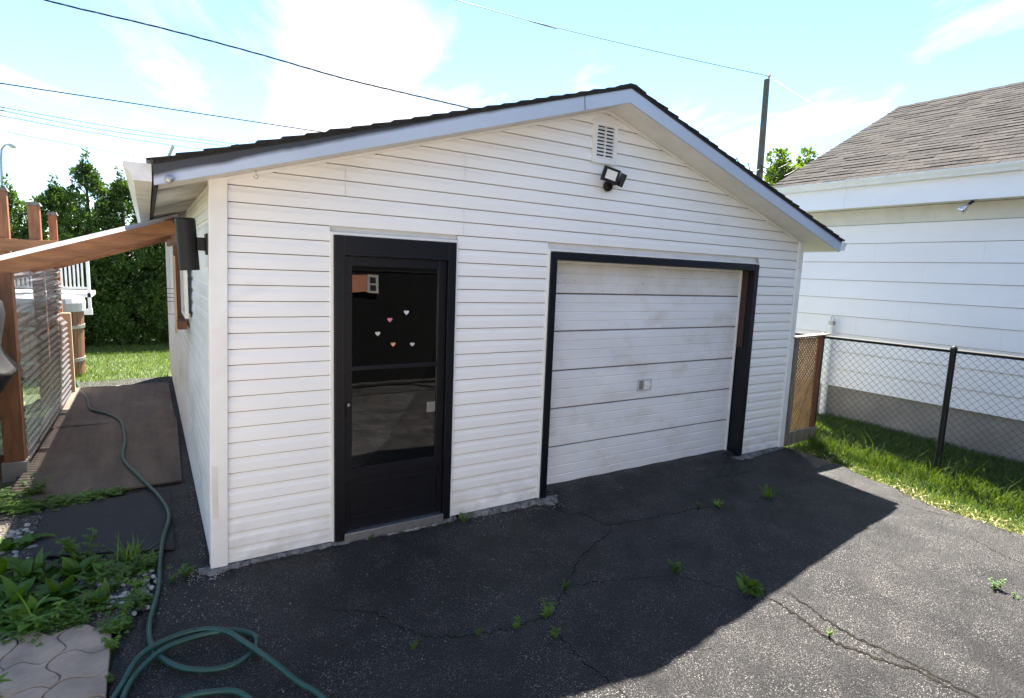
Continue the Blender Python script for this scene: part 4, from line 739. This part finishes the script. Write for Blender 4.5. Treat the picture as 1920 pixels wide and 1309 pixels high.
DL = ['against the flagstone edge', 'deep in the garden bed', 'with upright leaves in the middle of the bed', 'by the rubber mat corner', 'with a tall crown between mat and bed', 'drooping over the flagstones', 'beside the pebbles near the slatted screen', 'next to the pebble patch and hose', 'at the edge of the patio', 'behind the pebbles']
for i, ((x, y), s) in enumerate(GP): weed((x, y), 'dock', s, 200 + i, 'broad leaved green weed ' + DL[i], 'broadleaf_weed', 'leaf_dark' if i % 3 else 'leaf')
TW = [((-0.78, 0.50), 'stem', 0.30, 'tall frilly weed rising in front of the rubber mat'), ((-0.52, 0.36), 'grass', 0.20, 'long grass tuft at the near edge of the rubber mat'), ((-0.43, 0.22), 'stem', 0.17, 'feathery weed beside the hose at the mat edge'), ((-0.60, 0.03), 'stem', 0.16, 'feathery weed among the pebbles'), ((-0.46, -0.06), 'stem', 0.13, 'small weed on pebbles along the hose'), ((-0.55, -0.34), 'stem', 0.12, 'weed at the flagstone corner by the asphalt'), ((-0.57, -0.58), 'stem', 0.10, 'weed in the gap between flagstones and asphalt'), ((-0.88, -0.24), 'stem', 0.18, 'weed with small yellow green leaves leaning on the flagstones'), ((-0.74, -0.20), 'stem', 0.15, 'low bright weed next to the flagstones'), ((-1.05, -0.78), 'stem', 0.20, 'weed rising from a flagstone joint'), ((-1.20, 1.95), 'stem', 0.26, 'bushy weed at the plywood corner near the post'), ((-0.57, -0.85), 'stem', 0.05, 'tiny weed at the lower flagstone edge')]
for i, (l, k_, s, lab) in enumerate(TW): weed(l, k_, s, 300 + i, lab)
def blades(n, xs, ys, hfun, wid, m, name, seed, zoff=0.0, mask=None, lean=0.5):
    g = np.random.default_rng(seed); X = g.uniform(xs[0], xs[1], n); Y = g.uniform(ys[0], ys[1], n)
    if mask is not None: k = mask(X, Y, g); X, Y = X[k], Y[k]
    n = len(X); H = hfun(X, Y, g); A = g.uniform(0, 2 * np.pi, n); W = wid * g.uniform(0.6, 1.3, n); Ln = H * g.uniform(0.1, lean * 2, n); B = g.uniform(0, 2 * np.pi, n); Z = gzn(Y) + zoff
    c, s = np.cos(A), np.sin(A); V = np.zeros((n, 5, 3)); lx, ly = np.cos(B) * Ln, np.sin(B) * Ln
    V[:, 0] = np.stack([X - c * W, Y - s * W, Z], 1); V[:, 1] = np.stack([X + c * W, Y + s * W, Z], 1); V[:, 2] = np.stack([X + c * W * .7 + lx * .35, Y + s * W * .7 + ly * .35, Z + H * .6], 1); V[:, 3] = np.stack([X - c * W * .7 + lx * .35, Y - s * W * .7 + ly * .35, Z + H * .6], 1); V[:, 4] = np.stack([X + lx, Y + ly, Z + H], 1)
    b = np.arange(n)[:, None] * 5; Fq = np.concatenate([b + [0, 1, 2], b + [0, 2, 3], b + [3, 2, 4]]); return stuff(np_mesh(name, V.reshape(-1, 3), Fq, m))
# back lawn and side lawn
lm = lambda X, Y, g: (X > np.where(Y < 7.3, -1.3, -9))
blades(26000, (-2.2, 1.5), (6.68, 12.0), lambda X, Y, g: g.uniform(0.03, 0.085, len(X)), 0.004, 'grass', 'back_lawn_grass', 1, -0.045, lambda X, Y, g: (Y > 6.68) & ~((X > -0.1) & (Y < 7.62)))
def edge_mask(X, Y, g):
    xr = np.interp(Y, [a for a, b in XR], [b for a, b in XR]) + 0.05 * np.sin(Y * 9) - 0.02; gar = (Y > -0.02) & (X < 6.15); return (X > xr + g.uniform(-0.06, 0.10, len(X))) & ~gar & (X < WX - 0.02)
def hside(X, Y, g):
    h = g.uniform(0.03, 0.09, len(X)); nf = np.abs(X - 6.92) < 0.30; h = np.where(nf, g.uniform(0.06, 0.20, len(X)), h); t = (g.random(len(X)) < 0.02) & nf; return np.where(t, g.uniform(0.22, 0.42, len(X)), h)
blades(70000, (5.8, WX), (-4.2, 3.0), hside, 0.0042, 'grass', 'side_lawn_grass', 2, -0.045, edge_mask)
def strip_mask(X, Y, g):
    xr = np.interp(Y, [a for a, b in XR], [b for a, b in XR]); d = X - xr; return (d > -0.06) & (d < g.uniform(0.0, 0.36, len(X))) & (Y < -0.2)
blades(6000, (5.8, 6.7), (-4.2, 0.0), lambda X, Y, g: g.uniform(0.006, 0.03, len(X)), 0.006, 'dry', 'dry_clippings', 3, -0.020, strip_mask, 2.5)
def clover(n, centres, name, seed, rad):
    g = np.random.default_rng(seed); V = []; Fq = []
    for k in range(n):
        c = centres[g.integers(len(centres))]; a, rr = g.uniform(0, 6.28), abs(g.normal(0, 0.5)) * rad * c[2]; x, y = c[0] + math.cos(a) * rr, c[1] + math.sin(a) * rr; z = gz(x, y) + g.uniform(0.012, 0.05); a0 = g.uniform(0, 6.28); s = g.uniform(0.006, 0.013)
        for q in range(3):
            t = a0 + q * 2.094; d = np.array([math.cos(t), math.sin(t), g.uniform(-0.1, 0.35)]); e = np.array([-math.sin(t), math.cos(t), 0]); p = np.array([x, y, z]); o = len(V); V += [p, p + d * s * 1.0 + e * s * 0.8, p + d * s * 2.0, p + d * s * 1.0 - e * s * 0.8]; Fq.append([o, o + 1, o + 2, o + 3])
    return stuff(np_mesh(name, np.array(V), np.array(Fq), 'leaf'))
clover(1900, [(-1.20, 1.66, 1.0), (-1.0, 1.70, 1.0), (-0.82, 1.72, 0.8), (-0.66, 1.74, 0.6), (-1.32, 1.75, 1.2), (-1.38, 1.95, 1)], 'clover_edging', 4, 0.16)
clover(2600, [(-0.62, 0.22, 1.0), (-0.5, 0.18, .7), (-0.88, -0.18, 1.2), (-1.0, 0.0, 1.4), (-0.75, -0.2, 0.9), (-0.72, 0.38, .8), (-0.47, -0.2, .4), (-0.56, -0.42, .35), (-1.2, 0.3, 1.4)], 'bed_ground_cover', 5, 0.18)
# pebbles
ico_v = []; 
def pebble_mesh(seed, m):
    r = random.Random(seed); mb = MB(); n = 8; prof = []
    for i in range(6): t = -math.pi / 2 + math.pi * i / 5; prof.append((max(0.02, math.cos(t)), math.sin(t)))
    mb.lathe((0, 0, 0), prof, n); sx, sy, sz = r.uniform(0.8, 1.3), r.uniform(0.6, 0.95), r.uniform(0.4, 0.65); mb.v = [(v[0] * sx * (1 + 0.12 * math.sin(3 * v[1] + seed)), v[1] * sy, v[2] * sz + 0.25) for v in mb.v]
    me = bpy.data.meshes.new('pebble'); me.from_pydata(mb.v, [], mb.f); me.materials.append(M[m]); me.polygons.foreach_set('use_smooth', [True] * len(me.polygons)); me.update(); return me
PM = [pebble_mesh(i, 'stone') for i in range(5)]; pr_ = random.Random(9); n_p = 0
spots = [(-0.52, 0.04, 0.16, 0.24, 58), (-1.17, 0.98, 0.10, 0.34, 46), (-0.44, -0.16, 0.05, 0.16, 14), (-0.66, 0.26, 0.14, 0.08, 14)]
for cx, cy, sx, sy, n in spots:
    for i in range(n):
        x, y = cx + pr_.uniform(-sx, sx), cy + pr_.uniform(-sy, sy); o = bpy.data.objects.new('pebble', PM[pr_.randrange(5)]); col.objects.link(o); s = pr_.uniform(0.010, 0.026); o.scale = (s, s, s); o.location = (x, y, gz(x, y) + 0.006); o.rotation_euler = (pr_.uniform(-.3, .3), pr_.uniform(-.3, .3), pr_.uniform(0, 6.28))
        near = cx > -1; tag(o, 'rounded grey pebble in the patch between hose and weeds' if near else 'rounded grey pebble in the bed beside the rubber mat', 'pebble', 'pebbles by the hose' if near else 'pebbles by the mat')
def gravel(n, name, boxes, seed, smin=0.003, smax=0.008, m='gravel'):
    g = np.random.default_rng(seed); V = []; Fq = []; base = np.array([(1, 0, 0), (-1, 0, 0), (0, 1, 0), (0, -1, 0), (0, 0, 1), (0, 0, -.4)], float); fc = [(0, 2, 4), (2, 1, 4), (1, 3, 4), (3, 0, 4), (2, 0, 5), (1, 2, 5), (3, 1, 5), (0, 3, 5)]
    for k in range(n):
        b = boxes[g.integers(len(boxes))]; x, y = g.uniform(b[0], b[1]), g.uniform(b[2], b[3]); s = g.uniform(smin, smax); a = g.uniform(0, 6.28); R_ = np.array([[math.cos(a), -math.sin(a), 0], [math.sin(a), math.cos(a), 0], [0, 0, 1]]); o = len(V)
        V += list((base * s * g.uniform(0.6, 1.3, (6, 3))) @ R_.T + np.array([x, y, gz(x, y) + 0.006])); Fq += [[o + q for q in f] for f in fc]
    return stuff(np_mesh(name, np.array(V), np.array(Fq), m))
gravel(2200, 'bed_gravel', [(-0.74, -0.40, -0.3, 0.34), (-1.32, -1.08, 0.55, 1.5), (-1.3, -0.6, -0.25, 0.6)], 6)
gravel(700, 'loose_grit', [(-0.4, 0.1, -0.55, 0.1), (-0.2, 0.0, -0.12, 0.05), (1.8, 2.8, -0.22, -0.06), (0.1, 2.5, -2, -0.2), (-0.12, -0.07, 0.2, 3)], 7, 0.002, 0.0055, 'stone')
o = bpy.data.objects.new('pebble', pebble_mesh(3, 'stone_brown')); col.objects.link(o); q = on_axis(521, 1045, 2, -0.035); o.location = (q.x, q.y, -0.038); o.scale = (0.028, 0.026, 0.026); tag(o, 'single brown pebble against the siding foot left of the entry door', 'pebble')
# ------------------------------------------------------------------ trees and hedge
def foliage(n, sampler, size, seed, name, m, parent, flat=0.3, asp=0.45):
    g = np.random.default_rng(seed); P, Nn = sampler(n, g); n = len(P); A = g.normal(0, 1, (n, 3)) * 0.7 + Nn; A /= np.linalg.norm(A, axis=1)[:, None]; Bv = np.cross(A, g.normal(0, 1, (n, 3))); Bv /= np.linalg.norm(Bv, axis=1)[:, None] + 1e-9; S = size * g.uniform(0.55, 1.4, n)[:, None]
    V = np.zeros((n, 4, 3)); V[:, 0] = P; V[:, 1] = P + A * S * 0.55 + Bv * S * asp; V[:, 2] = P + A * S * 1.15; V[:, 3] = P + A * S * 0.55 - Bv * S * asp; return np_mesh(name, V.reshape(-1, 3), np.arange(n * 4).reshape(-1, 4), m, parent)
def clump_sampler(centres, radii, nrm_up=0.4):
    def f(n, g):
        c = np.array(centres); r = np.array(radii); k = g.choice(len(c), n, p=(r ** 2) / (r ** 2).sum()); d = g.normal(0, 1, (n, 3)); d /= np.linalg.norm(d, axis=1)[:, None]; rad = r[k] * g.uniform(0.35, 1.0, n) ** 0.5; P = c[k] + d * rad[:, None]; d2 = d.copy(); d2[:, 2] += nrm_up; return P, d2
    return f
def cedar(x, y, h, w, seed, label, n=30000):
    t = thing('cedar_tree', label, 'tree', (x, y, -0.05), 'cedars of the back hedge'); r = random.Random(seed); cs, rs = [], []
    for i in range(230):
        z = 0.05 + (h - 0.1) * (i / 230) ** 0.9; rad = w * (1 - (z / h) ** 3.2) + 0.05; a = r.uniform(0, 6.28); q = rad * math.sqrt(r.uniform(0.25, 1)); cs.append((x + math.cos(a) * q, y + math.sin(a) * q * 0.8, z)); rs.append(r.uniform(0.12, 0.26) * (0.45 + 0.55 * (1 - z / h)))
    for i in range(5): cs.append((x + r.uniform(-.04, .04), y, h + i * 0.07)); rs.append(0.07 - i * 0.008)
    foliage(n, clump_sampler(cs, rs, 0.6), 0.065, seed, 'crown', 'cedar_leaf', t, asp=0.28)
    MB().tube([(x, y, -0.1), (x + 0.03, y, h * 0.5), (x, y, h * 0.95)], 0.06, 8, rs=[0.09, 0.06, 0.015]).build('trunk', 'bark', t); return t
CT = [(-2.9, 12.9, 3.3, 1.0, 'bushy cedar behind the short deck post'), (-2.05, 12.7, 3.45, 0.95, 'cedar rising behind the two deck posts'), (-1.45, 12.5, 4.0, 0.85, 'tallest pointed cedar of the back hedge'), (-0.80, 12.6, 3.7, 0.85, 'cedar beside the tallest one, touching the gutter in view'), (-0.15, 12.5, 3.45, 0.9, 'cedar of the hedge behind the garage corner'), (0.6, 12.5, 3.4, 1.0, 'cedar mostly hidden behind the garage'), (-3.8, 13.2, 3.3, 1.0, 'cedar behind the outermost deck post')]
for i, (x, y, h, w_, lab) in enumerate(CT): cedar(x, y, h, w_, 400 + i, lab)
def broadleaf(name, label, p, h, rad, seed, n=9000, leaf=0.09, m='tree_leaf'):
    t = thing(name, label, 'tree', p); r = random.Random(seed); cs, rs = [], []; c0 = Vector(p) + Vector((0, 0, h - rad))
    trunk = MB(); trunk.tube([p, Vector(p) + Vector((0.1, 0, h * 0.4)), c0], 0.15, 8, rs=[h * .03, h * .022, h * .01])
    for i in range(60):
        d = Vector((r.gauss(0, 1), r.gauss(0, 1), r.gauss(0, 0.8))).normalized() * rad * r.uniform(0.4, 1.0); c = c0 + d; cs.append(tuple(c)); rs.append(rad * r.uniform(0.12, 0.24))
        if i % 3 == 0: trunk.tube([c0 - Vector((0, 0, rad * 0.4)), c0 + d * 0.5, c], 0.03, 5, rs=[h * .009, h * .006, h * .002])
    foliage(n, clump_sampler(cs, rs), leaf, seed, 'crown', m, t); trunk.build('trunk', 'bark', t); return t
q = at_depth(1480, 318, 26); broadleaf('broadleaf_tree', 'bright green treetop showing between pole and taupe roof', (q.x + 0.3, q.y, -0.1), q.z + 0.95, 1.7, 21, 7000, 0.14)
q = at_depth(20, 420, 20); broadleaf('broadleaf_tree', 'green tree behind the deck posts below the street lamp', (q.x, q.y, -0.1), q.z + 0.5, 1.7, 22, 12000, 0.10)
# ------------------------------------------------------------------ background deck, railing, tub, poles
DK = thing('deck_railing', 'reddish brown deck railing with capped posts behind lean-to', 'railing', (-1.7, 6.0, -0.03))
for (px, pyt, hw) in ((63, 386, 0.062), (98, 404, 0.045), (2, 358, 0.055)):
    q = on_axis(px, pyt, 1, 6.0 + (0.4 if px == 98 else 0)); yy = 6.0 + (0.4 if px == 98 else 0); p_ = boxp('post', (q.x - hw, yy - hw, -0.1), (q.x + hw, yy + hw, q.z), 'post_wood', DK, 0.004)
    MB().hexa([(q.x - hw - .02, yy - hw - .02, q.z), (q.x + hw + .02, yy - hw - .02, q.z), (q.x + hw + .02, yy + hw + .02, q.z), (q.x - hw - .02, yy + hw + .02, q.z), (q.x - hw, yy - hw, q.z + 0.045), (q.x + hw, yy - hw, q.z + 0.045), (q.x + hw, yy + hw, q.z + 0.045), (q.x - hw, yy + hw, q.z + 0.045)]).build('post_cap', 'grey_wood', p_)
boxp('top_board', (-3.2, 5.90, 1.99), (-1.365, 5.935, 2.15), 'cedar', DK, 0.004)
for i in range(10):
    boxp('deck_board', (-1.98, 2.9, 0.44 + i * 0.145), (-1.95, 6.6, 0.575 + i * 0.145), 'rust_wood', DK)
WR = thing('white_deck', 'white railed deck beyond the wooden tub', 'deck', (-2.0, 9.7, -0.03))
boxp('floor', (-3.2, 9.5, 1.19), (-1.27, 10.6, 1.27), 'white_vin', WR); boxp('top_rail', (-3.2, 9.52, 1.87), (-1.28, 9.57, 1.93), 'white_vin', WR); boxp('bottom_rail', (-3.2, 9.52, 1.34), (-1.28, 9.57, 1.38), 'white_vin', WR); boxp('corner_post', (-1.325, 9.50, 0.97), (-1.275, 9.58, 1.93), 'white_vin', WR); boxp('beam_end', (-1.46, 9.5, 0.86), (-1.265, 9.6, 0.97), 'white_vin', WR); boxp('support_post', (-1.62, 9.7, -0.1), (-1.52, 9.8, 1.19), 'white_vin', WR); boxp('support_post', (-3.0, 9.7, -0.1), (-2.9, 9.8, 1.19), 'white_vin', WR)
for i in range(20): boxp('baluster', (-1.375 - i * 0.062 - 0.03, 9.535, 1.38), (-1.375 - i * 0.062, 9.555, 1.87), 'white_vin', WR)
TB = thing('wooden_tub', 'round wooden tub with steel bands and grey lid on back lawn', 'tub', (-1.78, 8.25, -0.05))
ns = 34
for i in range(ns):
    a0, a1 = 2 * math.pi * i / ns, 2 * math.pi * (i + 0.93) / ns; P = []
    for z, rr in ((-0.04, 0.45), (1.20, 0.49)):
        for r_ in (rr, rr - 0.03): P += [(-1.78 + r_ * math.cos(a0), 8.25 + r_ * math.sin(a0), z), (-1.78 + r_ * math.cos(a1), 8.25 + r_ * math.sin(a1), z)]
    MB().hexa([P[0], P[1], P[3], P[2], P[4], P[5], P[7], P[6]]).build('stave', 'barrel', TB)
for z in (0.22, 0.78): MB().lathe((-1.78, 8.25, z), [(0.45, -0.03), (0.463 + 0.04 * z / 1.2, -0.028), (0.464 + 0.04 * z / 1.2, 0.028), (0.45, 0.03)], 40).build('band', 'band', TB)
MB().lathe((-1.78, 8.25, 1.20), [(0.51, -0.16), (0.52, -0.02), (0.50, 0.06), (0.40, 0.09), (0.1, 0.11)], 32).build('lid', 'lid', TB)
def wire(name, pts, r, label, n=24, sag=0.0, m='wire'):
    p0, p1 = pts; P = [p0.lerp(p1, i / n) - Vector((0, 0, sag * 4 * (i / n) * (1 - i / n))) for i in range(n + 1)]; return tag(MB().tube(P, r, 6).build(name, m), label, 'wire')
def wire3(name, pix, r, label, m='wire'):
    Q = [at_depth(*p) for p in pix]; Q = [Q[0] + (Q[0] - Q[1]) * 14] + Q; P = catmull([tuple(p) for p in Q], 6); return tag(MB().tube([tuple(p) for p in P], r, 6).build(name, m), label, 'wire')
tw_ = [(-40, -45, 13), (85, 0, 13.6), (300, 52, 14.8), (480, 100, 15.8), (640, 146, 16.8), (760, 175, 17.6), (880, 203, 18.4), (1000, 232, 19.2), (1300, 300, 21.5)]
TWC = thing('service_cable', 'thick twisted black service cable sloping down to the garage ridge', 'cable', at_depth(880, 203, 18.4))
for ph in (0, 2.1, 4.2):
    Q = [at_depth(*p) for p in tw_]; Q = [Q[0] + (Q[0] - Q[1]) * 7, Q[0] + (Q[0] - Q[1]) * 3] + Q; P = catmull([tuple(p) for p in Q], 14); MB().tube([tuple(np.array(p) + 0.016 * np.array([math.cos(i * 0.55 + ph), 0.3 * math.sin(i * 0.55 + ph), math.sin(i * 0.55 + ph)])) for i, p in enumerate(P)], 0.0095, 5).build('strand', 'wire', TWC)
wire3('overhead_wire', [(-60, 146, 15), (0, 156, 15.5), (290, 200, 17), (580, 244, 19), (800, 277, 21)], 0.017, 'single thick black wire meeting the garage roof left of the cable')
wire3('overhead_wire', [(-60, 194, 30), (0, 201, 31), (230, 241, 34), (440, 270, 37), (700, 304, 40)], 0.018, 'topmost of the three thin parallel wires')
wire3('overhead_wire', [(-60, 199, 30), (0, 207, 31), (200, 245, 34), (410, 272, 37), (700, 308, 40)], 0.018, 'middle one of the three thin parallel wires')
wire3('overhead_wire', [(-60, 208, 30), (0, 217, 31), (180, 250, 34), (370, 279, 37), (700, 320, 40)], 0.018, 'lowest of the three thin parallel wires')
wire3('overhead_wire', [(-60, 232, 30), (0, 245, 31), (130, 270, 34), (270, 297, 37), (500, 335, 40)], 0.018, 'thin wire running down behind the white gutter end')
UP = thing('utility_pole', 'grey wooden utility pole behind the garage roof', 'pole', (0, 0, 0)); D_ = 24.0
pt, pb_ = at_depth(1438, 150, D_), at_depth(1424, 330, D_); dv = (pt - pb_); bot = pb_ - dv * ((pb_.z + 0.3) / dv.z); UP.location = (bot.x, bot.y, -0.1)
MB().tube([bot, pb_, pt], 0.13, 12, rs=[0.17, 0.135, 0.115]).build('pole', 'pole_wood', UP); pk = at_depth(1442, 143, D_); MB().tube([pt - dv * 0.12 + Vector((0.12, 0, 0)), pk], 0.035, 8).build('bracket', 'galv', UP); MB().lathe(pk, [(0.05, -0.04), (0.09, 0.0), (0.05, 0.06), (0.02, 0.1)], 12).build('insulator', 'galv', UP)
for (a, b, s_) in (((1424, 318), (1380, 296), 0.25), ((1424, 320), (1396, 312), 0.5), ((1424, 310), (1480, 305), 0.2), ((1426, 318), (1500, 312), 0.35)):
    A_, B_ = at_depth(*a, D_ - 0.2), at_depth(*b, D_ - 0.4); MB().tube([A_.lerp(B_, i / 8) - Vector((0, 0, s_ * 4 * (i / 8) * (1 - i / 8) - 0.3 * (i == 4))) for i in range(9)], 0.02, 5).build('pole_cable', 'wire', UP)
wire3('overhead_wire', [(820, -10, 19), (1000, 41, 20.5), (1250, 101, 22.5), (1442, 143, 24)], 0.012, 'thin wire from above running to the top of the utility pole')
wire('overhead_wire', (pk, at_depth(1640, 262, 17)), 0.009, 'thin wire from the utility pole down to the taupe roof', sag=0.05)
SLP = thing('street_lamp', 'distant street lamp above the hedge', 'street lamp', (0, 0, 0)); D2 = 34.0
a0 = at_depth(2, 420, D2); SLP.location = (a0.x, a0.y, -0.1); MB().tube([(a0.x, a0.y, -0.2), at_depth(2, 300, D2), at_depth(3, 280, D2), at_depth(9, 272, D2), at_depth(18, 271, D2)], 0.06, 8, rs=[0.10, 0.07, 0.06, 0.05, 0.045]).build('pole', 'galv', SLP); MB().tube([at_depth(16, 271, D2), at_depth(19, 271.5, D2), at_depth(25, 274, D2), at_depth(29, 276, D2)], 0.1, 10, rs=[0.06, 0.13, 0.15, 0.06]).build('lamp_head', 'lid', SLP, smooth=True)
q0, q1 = at_depth(316, 288, 20), at_depth(325, 274, 20); q0 = Vector((q0.x, q0.y, q0.z - 0.6))
VP_ = thing('vent_pipe', 'short grey pipe end rising behind the roof edge near the gutter', 'pipe', (0, 0, 0)); base_ = Vector((q0.x, q0.y, -0.1)); VP_.location = base_; MB().tube([base_, Vector((q0.x, q0.y, q0.z + 0.5)), q1], 0.05, 8).build('pipe', 'galv', VP_)
# ------------------------------------------------------------------ behind the photographer: reflected gate and dark house, cream wing added to bounce light
HW = thing('bounce_house', 'added unseen cream house wing behind the photographer bouncing sunlight onto the garage', 'house', (-2.4, -8.0, -0.25))
boxp('wall', (-7.0, -9.5, -0.4), (2.18, -6.6, 3.0), 'bounce_cream', HW); MB().prism([(-7.3, -6.2, 3.0), (-7.3, -9.9, 3.0), (-7.3, -8.0, 4.3)], None, (9.15, 0, 0)).build('roof', 'shingle_dark', HW); boxp('window', (-3.0, -6.62, 0.8), (-1.6, -6.58, 2.0), 'trim', HW)
BH = thing('brick_house', 'dark house with brick corner and white window reflected in the entry door', 'house', (5.2, -8.0, -0.25))
boxp('wall', (2.2, -9.5, -0.4), (9.5, -6.6, 3.0), 'charcoal', BH); mb = MB(); mb.prism([(1.9, -6.2, 3.0), (1.9, -9.9, 3.0), (1.9, -8.0, 4.3)], None, (7.9, 0, 0)); mb.build('roof', 'shingle_dark', BH)
def mir(px, py, yv): p = on_axis(px, py, 1, -yv); return p
a_, b_ = mir(655, 515, -6.55), mir(690, 548, -6.55); boxp('brick_panel', (a_.x, -6.598, b_.z), (b_.x, -6.55, a_.z), 'brick', BH)
a_, b_ = mir(690, 515, -6.55), mir(710, 550, -6.55)
W_ = boxp('window', (a_.x, -6.597, b_.z), (b_.x, -6.545, a_.z), 'found', BH); boxp('pane', (a_.x + 0.05, -6.55, b_.z + 0.05), (b_.x - 0.05, -6.54, (a_.z + b_.z) / 2 - 0.02), 'black_metal', W_); boxp('pane', (a_.x + 0.05, -6.55, (a_.z + b_.z) / 2 + 0.02), (b_.x - 0.05, -6.54, a_.z - 0.05), 'black_metal', W_)
GT = thing('chain_link_gate', 'black chain link gate reflected in the entry door glass', 'gate', (3.2, -5.3, -0.2))
mb = MB(); mb.tube([(2.3, -5.3, 1.9), (2.3, -5.3, 0.05), (2.35, -5.3, -0.02), (4.15, -5.3, -0.02), (4.2, -5.3, 0.05), (4.2, -5.3, 1.9), (2.3, -5.3, 1.9)], 0.025, 8); mb.build('gate_frame', 'charcoal', GT)
mb = MB(); x = 2.3
while x < 4.2:
    mb.tube([(x + (0.02 if j % 2 else -0.02), -5.3, 0.0 + j * 0.05) for j in range(38)], 0.0025, 4, caps=False); x += 0.04
mb.build('wire_mesh', 'charcoal', GT)
for x in (2.22, 4.28): MB().tube([(x, -5.3, -0.4), (x, -5.3, 2.0)], 0.035, 10).build('post', 'charcoal', GT)
